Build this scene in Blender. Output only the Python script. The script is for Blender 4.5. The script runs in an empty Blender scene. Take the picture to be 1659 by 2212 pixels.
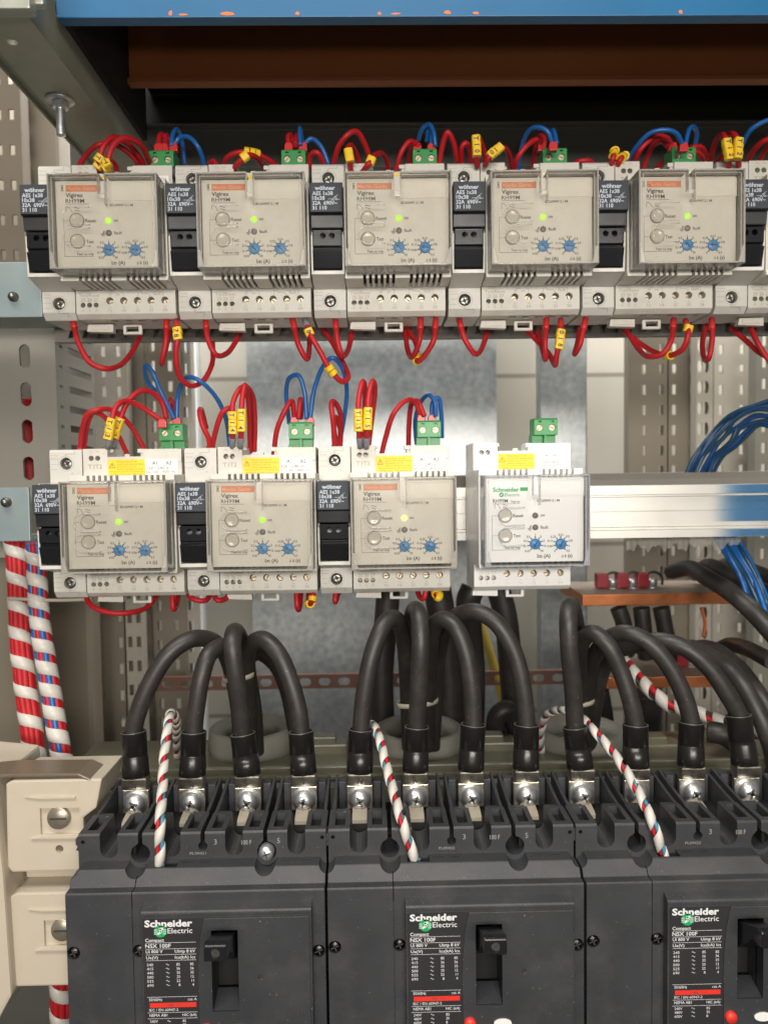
import bpy, bmesh, math, random
from mathutils import Vector, Matrix
random.seed(7)
S = 0.001                                   # the code below is in millimetres
scene = bpy.context.scene
C = scene.collection

# ------------------------------------------------------------------ camera
FPX, CX, CY = 1662.0, 829.5, 1106.0          # focal length and centre on a 1659 x 2212 frame
yaw, pitch, roll = (math.radians(a) for a in (0.91234772, 2.73983123, -0.76181946))
fwd = Vector((math.sin(yaw)*math.cos(pitch), math.cos(yaw)*math.cos(pitch), -math.sin(pitch)))
rt = Vector((math.cos(yaw), -math.sin(yaw), 0)); up = rt.cross(fwd)
cam_r = rt*math.cos(roll) + up*math.sin(roll); cam_u = up*math.cos(roll) - rt*math.sin(roll)
cd = bpy.data.cameras.new('camera'); cam = bpy.data.objects.new('camera', cd); C.objects.link(cam)
cam.matrix_world = Matrix((cam_r, cam_u, -fwd)).transposed().to_4x4()
cd.sensor_fit = 'VERTICAL'; cd.sensor_height = 36; cd.lens = 36*FPX/2212
cd.clip_start = 0.02; cd.clip_end = 30
cd.dof.use_dof = True; cd.dof.focus_distance = 0.455; cd.dof.aperture_fstop = 9.5
scene.camera = cam

# ------------------------------------------------------------------ light
w = bpy.data.worlds.new('World'); scene.world = w; w.use_nodes = True
w.node_tree.nodes['Background'].inputs[0].default_value = (0.95, 0.92, 0.86, 1)
w.node_tree.nodes['Background'].inputs[1].default_value = 0.10
def area(name, loc, target, sx, sy, power, col=(1, .96, .9)):
    l = bpy.data.lights.new(name, 'AREA'); l.shape = 'RECTANGLE'; l.size = sx; l.size_y = sy
    l.energy = power; l.color = col
    o = bpy.data.objects.new(name, l); C.objects.link(o); o.location = loc
    d = Vector(target)-Vector(loc); o.rotation_euler = d.to_track_quat('-Z', 'Y').to_euler(); return o
area('ceiling_tube_lamp', (-0.25, -0.35, 1.35), (0, 0.5, -0.05), 1.3, 0.4, 26)
area('room_lamp', (0.1, -1.3, 0.24), (0.05, 0.5, 0.0), 1.3, 0.22, 29, (1, .94, .86))
area('phone_lamp', (0.03, -0.03, 0.05), (0.08, 0.5, -0.05), 0.03, 0.03, 0.42, (1, .97, .92))
area('aisle_lamp_behind', (-0.12, 0.90, 0.62), (-0.2, 1.2, -0.05), 0.6, 0.10, 8.5, (.98, .97, .95))
area('aisle_lamp_right', (0.52, 0.78, 0.48), (0.42, 1.0, 0.0), 0.3, 0.10, 3.6, (1, .96, .9))
scene.view_settings.view_transform = 'Standard'; scene.view_settings.look = 'None'
scene.view_settings.exposure = 0; scene.view_settings.gamma = 1

# ------------------------------------------------------------------ helpers
def at(x, y, Y):                              # point of the plane y = Y (mm) seen at frame position x, y
    d = fwd + cam_r*((x-CX)/FPX) - cam_u*((y-CY)/FPX)
    return Vector(d*(Y/d.y))
FR = dict(A=(0, 248.85, 2), B=(829.5, 248.85, 2), C=(0, 705.1, 2), D=(829.5, 705.1, 2), E=(0, 1285.7, 2),
          F=(829.5, 1285.7, 2), G=(0, 1617.5, 2), H=(829.5, 1617.5, 2), K=(0, 1161.3, 4), N=(0, 0, 1))
def W(fr, x, y, Y):
    a, b, s = FR[fr]; return at(a+x/s, b+y/s, Y)

def lin(c): return tuple(((v/255)/12.92 if v/255 <= .04045 else ((v/255+.055)/1.055)**2.4) for v in c)
MATS = {}
def mat(name, col, rough=.5, metal=0, noise=0, nscale=60, bump=0, bscale=300, spec=.5, trans=0, emit=None, es=0,
        coat=0, specks=None, dirt=None, dirt_amt=.5, dirt_scale=20):
    if name in MATS: return MATS[name]
    m = bpy.data.materials.new(name); m.use_nodes = True; nt = m.node_tree; b = nt.nodes['Principled BSDF']
    b.inputs['Base Color'].default_value = (*col, 1); b.inputs['Roughness'].default_value = rough
    b.inputs['Metallic'].default_value = metal; b.inputs['Specular IOR Level'].default_value = spec
    b.inputs['Coat Weight'].default_value = coat
    if trans: b.inputs['Transmission Weight'].default_value = trans
    if emit: b.inputs['Emission Color'].default_value = (*emit, 1); b.inputs['Emission Strength'].default_value = es
    tc = nt.nodes.new('ShaderNodeTexCoord')
    last = None
    if noise or dirt:
        n = nt.nodes.new('ShaderNodeTexNoise'); n.inputs['Scale'].default_value = nscale; n.inputs['Detail'].default_value = 5
        nt.links.new(tc.outputs['Object'], n.inputs['Vector'])
        mr = nt.nodes.new('ShaderNodeMapRange'); mr.inputs[1].default_value = .25; mr.inputs[2].default_value = .75
        mr.inputs[3].default_value = 1-noise; mr.inputs[4].default_value = 1+noise*.5
        nt.links.new(n.outputs['Fac'], mr.inputs[0])
        mx = nt.nodes.new('ShaderNodeMix'); mx.data_type = 'RGBA'; mx.blend_type = 'MULTIPLY'; mx.inputs[0].default_value = 1
        mx.inputs[6].default_value = (*col, 1); nt.links.new(mr.outputs[0], mx.inputs[7]); last = mx.outputs[2]
        if dirt:
            n2 = nt.nodes.new('ShaderNodeTexNoise'); n2.inputs['Scale'].default_value = dirt_scale; n2.inputs['Detail'].default_value = 8
            n2.inputs['Roughness'].default_value = .65
            nt.links.new(tc.outputs['Object'], n2.inputs['Vector'])
            r2 = nt.nodes.new('ShaderNodeMapRange'); r2.inputs[1].default_value = .5; r2.inputs[2].default_value = .72
            r2.inputs[4].default_value = dirt_amt; nt.links.new(n2.outputs['Fac'], r2.inputs[0])
            m2 = nt.nodes.new('ShaderNodeMix'); m2.data_type = 'RGBA'; nt.links.new(r2.outputs[0], m2.inputs[0])
            nt.links.new(last, m2.inputs[6]); m2.inputs[7].default_value = (*dirt, 1); last = m2.outputs[2]
        if specks:
            n3 = nt.nodes.new('ShaderNodeTexNoise'); n3.inputs['Scale'].default_value = specks[0]; n3.inputs['Detail'].default_value = 2
            nt.links.new(tc.outputs['Object'], n3.inputs['Vector'])
            r3 = nt.nodes.new('ShaderNodeMapRange'); r3.inputs[1].default_value = specks[1]; r3.inputs[2].default_value = specks[1]+.05
            r3.inputs[4].default_value = specks[2]; nt.links.new(n3.outputs['Fac'], r3.inputs[0])
            m3 = nt.nodes.new('ShaderNodeMix'); m3.data_type = 'RGBA'; nt.links.new(r3.outputs[0], m3.inputs[0])
            nt.links.new(last, m3.inputs[6]); m3.inputs[7].default_value = (*specks[3], 1); last = m3.outputs[2]
        nt.links.new(last, b.inputs['Base Color'])
        rr = nt.nodes.new('ShaderNodeMapRange'); rr.inputs[3].default_value = max(.05, rough-.08); rr.inputs[4].default_value = min(1, rough+.1)
        nt.links.new(n.outputs['Fac'], rr.inputs[0]); nt.links.new(rr.outputs[0], b.inputs['Roughness'])
    if bump:
        n = nt.nodes.new('ShaderNodeTexNoise'); n.inputs['Scale'].default_value = bscale; n.inputs['Detail'].default_value = 3
        nt.links.new(tc.outputs['Object'], n.inputs['Vector'])
        bp = nt.nodes.new('ShaderNodeBump'); bp.inputs['Strength'].default_value = bump; bp.inputs['Distance'].default_value = .0004
        nt.links.new(n.outputs['Fac'], bp.inputs['Height']); nt.links.new(bp.outputs[0], b.inputs['Normal'])
    MATS[name] = m; return m
def clear_mat(name, tint, milky, milk_col=(.8, .77, .7), rough=.06, smear=0):
    if name in MATS: return MATS[name]
    m = bpy.data.materials.new(name); m.use_nodes = True; nt = m.node_tree; nt.nodes.clear()
    out = nt.nodes.new('ShaderNodeOutputMaterial'); tr = nt.nodes.new('ShaderNodeBsdfTransparent'); tr.inputs[0].default_value = (*tint, 1)
    gl = nt.nodes.new('ShaderNodeBsdfGlossy'); gl.inputs['Roughness'].default_value = rough
    df = nt.nodes.new('ShaderNodeBsdfDiffuse'); df.inputs[0].default_value = (*milk_col, 1)
    fr = nt.nodes.new('ShaderNodeFresnel'); fr.inputs[0].default_value = 1.45
    m1 = nt.nodes.new('ShaderNodeMixShader'); m1.inputs[0].default_value = milky
    if smear:
        tc = nt.nodes.new('ShaderNodeTexCoord'); n = nt.nodes.new('ShaderNodeTexNoise'); n.inputs['Scale'].default_value = 38
        n.inputs['Detail'].default_value = 4; nt.links.new(tc.outputs['Object'], n.inputs['Vector'])
        oi = nt.nodes.new('ShaderNodeObjectInfo'); ad = nt.nodes.new('ShaderNodeVectorMath'); ad.operation = 'ADD'
        nt.links.new(tc.outputs['Object'], ad.inputs[0]); nt.links.new(oi.outputs['Location'], ad.inputs[1])
        nt.links.new(ad.outputs[0], n.inputs['Vector'])
        mr = nt.nodes.new('ShaderNodeMapRange'); mr.inputs[1].default_value = .35; mr.inputs[2].default_value = .75
        mr.inputs[3].default_value = milky*.5; mr.inputs[4].default_value = milky+smear
        nt.links.new(n.outputs['Fac'], mr.inputs[0]); nt.links.new(mr.outputs[0], m1.inputs[0])
    nt.links.new(tr.outputs[0], m1.inputs[1]); nt.links.new(df.outputs[0], m1.inputs[2])
    m2 = nt.nodes.new('ShaderNodeMixShader'); nt.links.new(fr.outputs[0], m2.inputs[0])
    nt.links.new(m1.outputs[0], m2.inputs[1]); nt.links.new(gl.outputs[0], m2.inputs[2]); nt.links.new(m2.outputs[0], out.inputs[0])
    MATS[name] = m; return m

cream = mat('aged cream plastic', (.62, .592, .53), .42, noise=.07, nscale=45, bump=.05, bscale=900, dirt=(.36, .30, .22), dirt_amt=.35, dirt_scale=32, specks=(380, .72, .5, (.22, .17, .11)))
cream_mark = mat('shaded moulded lettering', (.33, .30, .24), .55)  # darker tone paints the shading of same-colour relief
white_pl = mat('new white plastic', (.82, .81, .775), .35, noise=.02, bump=.03, bscale=900)
white_mark = mat('moulded lettering', (.58, .57, .53), .5)  # relief shading put in as a darker white
greyc = mat('pale grey plastic', (.60, .58, .53), .42, noise=.06, nscale=50, dirt=(.35, .31, .25), dirt_amt=.35, dirt_scale=38, specks=(380, .72, .5, (.22, .17, .11)))
groove = mat('dark groove', (.05, .045, .04), .7)
black_pl = mat('black plastic', (.018, .0185, .021), .42, noise=.25, specks=(700, .72, .4, (.2, .18, .16)), bump=.15, bscale=1500)
black_gl = mat('glossy black plastic', (.012, .012, .014), .2)
slate = mat('slate label plastic', (.032, .037, .046), .6, noise=.1, bump=.2, bscale=2500)
hole = mat('painted cavity shade', (.008, .008, .008), .8)  # black that paints the shade inside slots and pockets
ink = mat('dark print', (.06, .06, .065), .6)
inkg = mat('grey print', (.05, .048, .045), .6)
wprint = mat('white print', (.72, .72, .72), .6)
bluegrey_print = mat('pale print', (.50, .54, .60), .6)
orange_band = mat('faded orange band', (.62, .20, .085), .5, noise=.12, nscale=120)
orange_letters = mat('faded pale letters', (.72, .36, .24), .5)
green_pr = mat('green print', (.01, .36, .10), .5)
whitepaper = mat('white paper', (.80, .79, .76), .55)
yellow_st = mat('yellow sticker', (.86, .60, .03), .5, noise=.05)
yellow_txt = mat('sticker lettering', (.22, .15, .02), .6)
green_pl = mat('green connector plastic', (.035, .27, .07), .38, noise=.08, bump=.05)
brass = mat('nickelled brass', (.50, .42, .31), .45, metal=1, noise=.15, nscale=400)
steel = mat('zinc plated steel', (.74, .75, .76), .36, metal=.9, noise=.15, nscale=200, bump=.2, bscale=800)
steel_d = mat('dull steel', (.30, .30, .27), .38, metal=1, noise=.3, nscale=300, bump=.3, bscale=700)
dialblue = mat('blue dial', (.035, .22, .50), .4)
dialdark = mat('dial arrow', (.01, .045, .12), .5)
led_on = mat('lit green lamp', (.35, .7, .05), .3, emit=(.42, 1, .03), es=.75)
led_bright = mat('bright lit lamp', (.6, .8, .2), .3, emit=(.8, 1, .25), es=1.2)
led_off = mat('unlit lamp', (.16, .15, .14), .4)
red_ins = mat('red insulation', (.47, .012, .018), .5, noise=.2, nscale=120, bump=.25, bscale=350, spec=.4, dirt=(.32, .02, .02), dirt_amt=.4, dirt_scale=60)
red_boot = mat('red crimp sleeve', (.55, .025, .025), .32)
grey_boot = mat('grey crimp sleeve', (.22, .23, .27), .35)
blue_ins = mat('blue insulation', (.012, .11, .36), .36, noise=.1, nscale=80)
teal_ins = mat('petrol blue insulation', (.012, .055, .10), .34, noise=.1)
yellow_m = mat('yellow marker plastic', (.84, .54, .015), .4, noise=.05)
blk_cable = mat('black rubber sheath', (.028, .024, .022), .46, noise=.25, nscale=90, bump=.25, bscale=260, dirt=(.06, .052, .046), dirt_amt=.6, dirt_scale=55, specks=(420, .70, .5, (.16, .14, .12)))
shrink = mat('black heat shrink', (.014, .0125, .012), .3, noise=.2, bump=.35, bscale=220)
charcoal = mat('charcoal breaker moulding', (.038, .0395, .0435), .48, noise=.16, nscale=45, bump=.3, bscale=1400, dirt=(.085, .078, .07), dirt_amt=.45, dirt_scale=28, specks=(520, .71, .5, (.22, .20, .18)))
char_label = mat('dark label print ground', (.022, .022, .024), .5, noise=.06)
lug_m = mat('tinned copper lug', (.52, .48, .40), .36, metal=1, noise=.3, nscale=160, bump=.4, bscale=350)
pad_m = mat('cream ceramic', (.40, .35, .27), .4, noise=.1, nscale=150)
wrap_m = mat('white spiral wrap', (.62, .585, .53), .4, noise=.12, nscale=70, dirt=(.42, .38, .32), dirt_amt=.4, dirt_scale=45)
red_lab = mat('red label', (.72, .035, .02), .45)
beige = mat('beige moulded insulator', (.54, .475, .375), .45, noise=.06, nscale=14, bump=.08, bscale=250, dirt=(.38, .29, .2), dirt_amt=.25, dirt_scale=18)
zincg = mat('bluish zinc plate', (.25, .31, .32), .45, metal=.35, noise=.18, nscale=25, bump=.1, dirt=(.28, .27, .2), dirt_amt=.5, dirt_scale=40)
post_m = mat('grey painted steel', (.20, .188, .158), .5, noise=.07, nscale=20, bump=.1)
rear_m = mat('beige powder coat', (.19, .162, .12), .5, noise=.06, nscale=10)
rear_w = mat('pale powder coat', (.36, .33, .275), .5, noise=.05, nscale=10)
strut_m = mat('dull galvanised strut', (.36, .36, .28), .45, metal=.25, noise=.2, nscale=35, bump=.1)
blue_paint = mat('blue paint', (.002, .10, .235), .4, noise=.07, nscale=8, dirt=(.004, .13, .28), dirt_amt=.5, dirt_scale=9)
chip_m = mat('orange primer chip', (.65, .16, .04), .7)
primer = mat('red brown primer', (.34, .10, .024), .55, noise=.15, nscale=12, bump=.1)
dark_panel = mat('dark grey steel', (.085, .083, .068), .5, noise=.2, nscale=12)
alu = mat('brushed aluminium', (.62, .60, .56), .38, metal=.75, noise=.05, nscale=30)
duct_m = mat('grey duct plastic', (.20, .185, .16), .55, noise=.08)
copper = mat('copper bar', (.62, .22, .09), .33, metal=1, noise=.3, nscale=60, dirt=(.25, .1, .05), dirt_amt=.5, dirt_scale=30)
copper_top = mat('dull copper top', (.34, .27, .22), .5, metal=.6, noise=.2, nscale=30)
rust = mat('brown slotted strip paint', (.16, .075, .05), .5, noise=.2, nscale=30)
galv = mat('galvanised sheet', (.44, .46, .46), .36, metal=.7, noise=.3, nscale=110, dirt=(.27, .31, .32), dirt_amt=.8, dirt_scale=22)
tor_m = mat('grey toroid plastic', (.25, .24, .205), .5, noise=.15, nscale=30)
acry = mat('greenish insulating plate', (.15, .142, .095), .3, noise=.12, nscale=20)
blue_reflection_edge = None
film_m = clear_mat('clear film', (.9, .9, .88), .35, (.6, .58, .5), .15)
def reflection_mat():  # blue rail reflection put into a tinted sheet, fading in along x
    m = clear_mat('painted blue reflection', (.55, .72, .88), .28, (.10, .28, .48), .35); nt = m.node_tree
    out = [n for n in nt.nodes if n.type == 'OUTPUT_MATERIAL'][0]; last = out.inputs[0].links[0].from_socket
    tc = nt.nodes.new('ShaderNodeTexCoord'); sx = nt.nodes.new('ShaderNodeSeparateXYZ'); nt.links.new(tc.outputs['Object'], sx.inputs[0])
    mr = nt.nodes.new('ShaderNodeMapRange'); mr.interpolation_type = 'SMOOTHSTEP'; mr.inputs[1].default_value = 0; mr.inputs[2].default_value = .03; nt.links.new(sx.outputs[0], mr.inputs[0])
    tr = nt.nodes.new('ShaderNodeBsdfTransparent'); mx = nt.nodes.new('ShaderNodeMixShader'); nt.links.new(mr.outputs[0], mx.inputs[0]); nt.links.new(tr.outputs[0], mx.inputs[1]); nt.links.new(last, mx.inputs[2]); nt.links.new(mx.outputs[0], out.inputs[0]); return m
blue_reflection = reflection_mat() if True else mat('painted blue reflection', (.05, .22, .46), .3, noise=.1, nscale=30)
cover_old = clear_mat('aged clear polycarbonate', (.985, .98, .965), .02, (.66, .62, .53), .12, .07)
cover_new = clear_mat('new clear polycarbonate', (.995, .995, .995), .01, (.85, .85, .84), .08)
rim_old = clear_mat('aged polycarbonate edge', (.98, .97, .95), .22, (.86, .83, .76), .15)
rim_new = clear_mat('polycarbonate edge', (.98, .98, .99), .2, (.82, .83, .87), .12)
btn_m = clear_mat('clear button', (.97, .96, .93), .6, (.66, .62, .54), .15)

class MB:
    """collects solids (mm) and links them as one mesh object"""
    def __init__(s): s.v = []; s.f = []; s.mi = []; s.sm = []
    def add(s, vs, fs, mi=0, smooth=False):
        n = len(s.v); s.v += [tuple(v) for v in vs]
        for f in fs: s.f.append([i+n for i in f]); s.mi.append(mi); s.sm.append(smooth)
        return s
    def bm_add(s, bm, mi=0, smooth=False):
        bm.verts.index_update(); s.add([v.co[:] for v in bm.verts], [[v.index for v in f.verts] for f in bm.faces], mi, smooth); bm.free()
    def solid(s, vs, fs, mi=0, bev=0, seg=2):
        if bev <= 0: return s.add(vs, fs, mi)
        bm = bmesh.new(); bv = [bm.verts.new(v) for v in vs]
        for f in fs: bm.faces.new([bv[i] for i in f])
        bmesh.ops.recalc_face_normals(bm, faces=bm.faces[:])
        es = [e for e in bm.edges if len(e.link_faces) == 2 and e.calc_face_angle() > .35]
        bmesh.ops.bevel(bm, geom=es, offset=bev, segments=seg, profile=.6, affect='EDGES', clamp_overlap=True)
        s.bm_add(bm, mi); return s
    def box(s, x0, x1, y0, y1, z0, z1, mi=0, bev=0):
        v = [(x, y, z) for x in (x0, x1) for y in (y0, y1) for z in (z0, z1)]
        return s.solid(v, [(0, 1, 3, 2), (4, 6, 7, 5), (0, 4, 5, 1), (2, 3, 7, 6), (0, 2, 6, 4), (1, 5, 7, 3)], mi, bev)
    def prism(s, poly, a, b, axis='x', mi=0, bev=0):
        """poly: (y,z) for axis x, (x,z) for axis y, (x,y) for axis z"""
        def P(p, h): return {'x': (h, p[0], p[1]), 'y': (p[0], h, p[1]), 'z': (p[0], p[1], h)}[axis]
        n = len(poly); vs = [P(p, a) for p in poly]+[P(p, b) for p in poly]
        fs = [list(range(n))[::-1], list(range(n, 2*n))]+[(i, (i+1) % n, n+(i+1) % n, n+i) for i in range(n)]
        bm = bmesh.new(); bv = [bm.verts.new(v) for v in vs]
        for f in fs: bm.faces.new([bv[i] for i in f])
        bmesh.ops.recalc_face_normals(bm, faces=bm.faces[:])
        if bev: bmesh.ops.bevel(bm, geom=[e for e in bm.edges if e.calc_face_angle() > .35], offset=bev, segments=2, profile=.6, affect='EDGES', clamp_overlap=True)
        s.bm_add(bm, mi); return s
    def cyl(s, c, r, h, axis='y', mi=0, n=20, r2=None, smooth=True):
        """from c along +axis for h"""
        r2 = r if r2 is None else r2; vs = []
        for k, (rr, hh) in enumerate(((r, 0), (r2, h))):
            for i in range(n):
                a = 2*math.pi*i/n; u, v = rr*math.cos(a), rr*math.sin(a)
                vs.append({'y': (c[0]+u, c[1]+hh, c[2]+v), 'z': (c[0]+u, c[1]+v, c[2]+hh), 'x': (c[0]+hh, c[1]+u, c[2]+v)}[axis])
        m = len(s.v)
        s.add(vs, [], mi)
        for i in range(n):
            j = (i+1) % n; s.f.append([m+i, m+j, m+n+j, m+n+i]); s.mi.append(mi); s.sm.append(smooth)
        for ring in (list(range(m, m+n))[::-1], list(range(m+n, m+2*n))): s.f.append(ring); s.mi.append(mi); s.sm.append(False)
        return s
    def lathe(s, prof, c=(0, 0, 0), axis='z', mi=0, n=24, smooth=True):
        """prof: (r,h) list"""
        m = len(s.v); vs = []
        for r, h in prof:
            for i in range(n):
                a = 2*math.pi*i/n; u, v = r*math.cos(a), r*math.sin(a)
                vs.append({'y': (c[0]+u, c[1]+h, c[2]+v), 'z': (c[0]+u, c[1]+v, c[2]+h)}[axis])
        s.add(vs, [], mi)
        for k in range(len(prof)-1):
            for i in range(n):
                j = (i+1) % n; s.f.append([m+k*n+i, m+k*n+j, m+(k+1)*n+j, m+(k+1)*n+i]); s.mi.append(mi); s.sm.append(smooth)
        return s
    def tube(s, pts, r, mi=0, n=12, cap=True):
        P, T, N, B, L = frames(pts); vs = []
        for k, p in enumerate(P):
            rr = r(k/(len(P)-1)) if callable(r) else r
            for i in range(n):
                a = 2*math.pi*i/n; vs.append(p+N[k]*(rr*math.cos(a))+B[k]*(rr*math.sin(a)))
        fs = [(k*n+i, k*n+(i+1) % n, (k+1)*n+(i+1) % n, (k+1)*n+i) for k in range(len(P)-1) for i in range(n)]
        s.add(vs, fs, mi, True)
        if cap:
            m = len(s.v)-len(vs); s.f.append(list(range(m, m+n))[::-1]); s.mi.append(mi); s.sm.append(False)
            e = m+(len(P)-1)*n; s.f.append(list(range(e, e+n))); s.mi.append(mi); s.sm.append(False)
        return s
    def helix(s, pts, R, pitch, width, t=.6, mi=0, turn=1, phase=0, res=18):
        P, T, N, B, L = frames(pts, 2.0); tot = L[-1]
        def samp(d):
            d = min(max(d, 0), tot-1e-4); k = max(i for i in range(len(L)) if L[i] <= d) if False else bis(L, d)
            f = (d-L[k])/(L[k+1]-L[k]); return P[k].lerp(P[k+1], f), N[k].lerp(N[k+1], f).normalized(), B[k].lerp(B[k+1], f).normalized()
        n = int(tot/pitch*res); vs = []; prof = [(-.5, 0), (-.47, .8), (0, 1), (.47, .8), (.5, 0)]
        for i in range(n+1):
            d = tot*i/n; a = turn*2*math.pi*d/pitch+phase
            for u, h in prof:
                p, nn, bb = samp(d+u*width); vs.append(p+(nn*math.cos(a)+bb*math.sin(a))*(R+h*t))
        q = len(prof)
        s.add(vs, [(i*q+j, i*q+j+1, (i+1)*q+j+1, (i+1)*q+j) for i in range(n) for j in range(q-1)], mi, True); return s
    def text(s, body, x, z, h, y=0, al='L', w=None, mi=0, bold=0, rot=0, ex=0):
        vs, fs, cap, x0, x1 = glyphs(body, bold); sc = h/cap; sx = sc if w is None else w/max(1e-6, x1-x0)
        off = {'L': 0, 'C': -(x1-x0)*sx/2, 'R': -(x1-x0)*sx}[al]; cr, sr = math.cos(rot), math.sin(rot)
        out = []
        for (a, b) in vs:
            u = (a-x0)*sx+off; v = b*sc; out.append((x+u*cr-v*sr, y, z+u*sr+v*cr))
        s.add(out, fs, mi)
        if ex:                                   # raised lettering: side walls from the outline
            n = len(s.v)-len(out); back = [(a, y+ex, c) for a, _, c in out]; cnt = {}
            for f in fs:
                for i in range(len(f)):
                    e = (f[i], f[(i+1) % len(f)]); cnt[frozenset(e)] = cnt.get(frozenset(e), [])+[e]
            m = len(s.v); s.v += back
            for k, es in cnt.items():
                if len(es) == 1: a, b = es[0]; s.f.append([n+b, n+a, m+a, m+b]); s.mi.append(mi); s.sm.append(False)
        return s
    def rect(s, x0, x1, z0, z1, y, mi=0): return s.add([(x0, y, z0), (x1, y, z0), (x1, y, z1), (x0, y, z1)], [(0, 1, 2, 3)], mi)
    def line(s, x0, z0, x1, z1, t, y, mi=0):
        d = Vector((x1-x0, z1-z0)); n = Vector((-d.y, d.x)).normalized()*t/2
        return s.add([(x0-n.x, y, z0-n.y), (x1-n.x, y, z1-n.y), (x1+n.x, y, z1+n.y), (x0+n.x, y, z0+n.y)], [(0, 1, 2, 3)], mi)
    def disc(s, x, z, r, y, mi=0, n=20, r0=0):
        o = [(x+r*math.cos(2*math.pi*i/n), y, z+r*math.sin(2*math.pi*i/n)) for i in range(n)]
        if not r0: return s.add(o, [list(range(n))], mi)
        q = [(x+r0*math.cos(2*math.pi*i/n), y, z+r0*math.sin(2*math.pi*i/n)) for i in range(n)]
        return s.add(o+q, [(i, (i+1) % n, n+(i+1) % n, n+i) for i in range(n)], mi)
    def wave(s, x, z, w, y, t=.3, mi=0, amp=.35):
        pts = [(x+w*i/8, z+amp*math.sin(2*math.pi*i/8)) for i in range(9)]
        for a, b in zip(pts, pts[1:]): s.line(a[0], a[1], b[0], b[1], t, y, mi)
        return s
    def mesh(s, name, mats):
        me = bpy.data.meshes.new(name); me.from_pydata([(a*S, b*S, c*S) for a, b, c in s.v], [], s.f)
        for m in mats: me.materials.append(m)
        me.polygons.foreach_set('material_index', s.mi); me.polygons.foreach_set('use_smooth', s.sm); me.update(); return me
    def build(s, name, mats, parent=None, loc=None):
        """loc (mm): the object's origin; geometry is shifted to it when top level"""
        if not isinstance(mats, (list, tuple)): mats = [mats]
        if loc is not None: s.v = [(a-loc[0], b-loc[1], c-loc[2]) for a, b, c in s.v]
        o = bpy.data.objects.new(name, s.mesh(name, mats)); C.objects.link(o)
        if parent: o.parent = parent
        if loc is not None: o.location = Vector(loc)*S
        return o
    def cut(s, cutter):
        """boolean difference of everything so far (must be one closed solid) with the cutter solids"""
        a = bpy.data.objects.new('a', s.mesh('a', [])); b = bpy.data.objects.new('b', cutter.mesh('b', []))
        for o in (a, b):
            C.objects.link(o); bm = bmesh.new(); bm.from_mesh(o.data); bmesh.ops.remove_doubles(bm, verts=bm.verts[:], dist=1e-7)
            bmesh.ops.recalc_face_normals(bm, faces=bm.faces[:]); bm.to_mesh(o.data); bm.free()
        md = a.modifiers.new('b', 'BOOLEAN'); md.operation = 'DIFFERENCE'; md.object = b; md.solver = 'EXACT'; md.use_self = True
        me = a.evaluated_get(bpy.context.evaluated_depsgraph_get()).to_mesh()
        s.v = [(v.co.x/S, v.co.y/S, v.co.z/S) for v in me.vertices]; s.f = [list(p.vertices) for p in me.polygons]
        s.mi = [0]*len(s.f); s.sm = [False]*len(s.f)
        for o in (a, b): bpy.data.objects.remove(o)
        return s
    def merge(s, o):
        n = len(s.v); s.v += o.v; s.f += [[i+n for i in f] for f in o.f]; s.mi += o.mi; s.sm += o.sm; return s

import bisect
def bis(L, d): return min(max(bisect.bisect_right(L, d)-1, 0), len(L)-2)
def spline(pts, step):
    pts = [Vector(p) for p in pts]
    if len(pts) == 2: n = max(1, int((pts[1]-pts[0]).length/step)); return [pts[0].lerp(pts[1], i/n) for i in range(n+1)]
    q = [pts[0]*2-pts[1]]+pts+[pts[-1]*2-pts[-2]]; out = []
    for i in range(1, len(q)-2):
        p0, p1, p2, p3 = q[i-1:i+3]
        t0 = 0; t1 = t0+max(1e-3, (p1-p0).length)**.5; t2 = t1+max(1e-3, (p2-p1).length)**.5; t3 = t2+max(1e-3, (p3-p2).length)**.5
        n = max(2, int((p2-p1).length/step))
        for k in range(n):
            t = t1+(t2-t1)*k/n
            a1 = p0*((t1-t)/(t1-t0))+p1*((t-t0)/(t1-t0)); a2 = p1*((t2-t)/(t2-t1))+p2*((t-t1)/(t2-t1)); a3 = p2*((t3-t)/(t3-t2))+p3*((t-t2)/(t3-t2))
            b1 = a1*((t2-t)/(t2-t0))+a2*((t-t0)/(t2-t0)); b2 = a2*((t3-t)/(t3-t1))+a3*((t-t1)/(t3-t1))
            out.append(b1*((t2-t)/(t2-t1))+b2*((t-t1)/(t2-t1)))
    out.append(pts[-1]); return out
def frames(pts, step=1.6):
    P = spline(pts, step); T = []; N = []; B = []; L = [0]
    for i in range(len(P)):
        a = P[max(0, i-1)]; b = P[min(len(P)-1, i+1)]; T.append((b-a).normalized())
        if i: L.append(L[-1]+(P[i]-P[i-1]).length)
    n = T[0].cross(Vector((0, 1, 0)));  n = n if n.length > .1 else T[0].cross(Vector((1, 0, 0))); n.normalize()
    for t in T:
        n = (n-t*n.dot(t)).normalized(); N.append(n.copy()); B.append(t.cross(n))
    return P, T, N, B, L
_g = {}
def glyphs(body, bold=0):
    k = (body, bold)
    if k in _g: return _g[k]
    cu = bpy.data.curves.new('t', 'FONT'); cu.body = body; cu.size = 1; cu.resolution_u = 2; cu.offset = bold
    o = bpy.data.objects.new('t', cu); C.objects.link(o)
    me = o.evaluated_get(bpy.context.evaluated_depsgraph_get()).to_mesh()
    vs = [(v.co.x, v.co.y) for v in me.vertices]; fs = [list(p.vertices) for p in me.polygons]
    xs = [v[0] for v in vs] or [0, 1]; bpy.data.objects.remove(o); _g[k] = (vs, fs, .70, min(xs), max(xs)); return _g[k]

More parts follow.
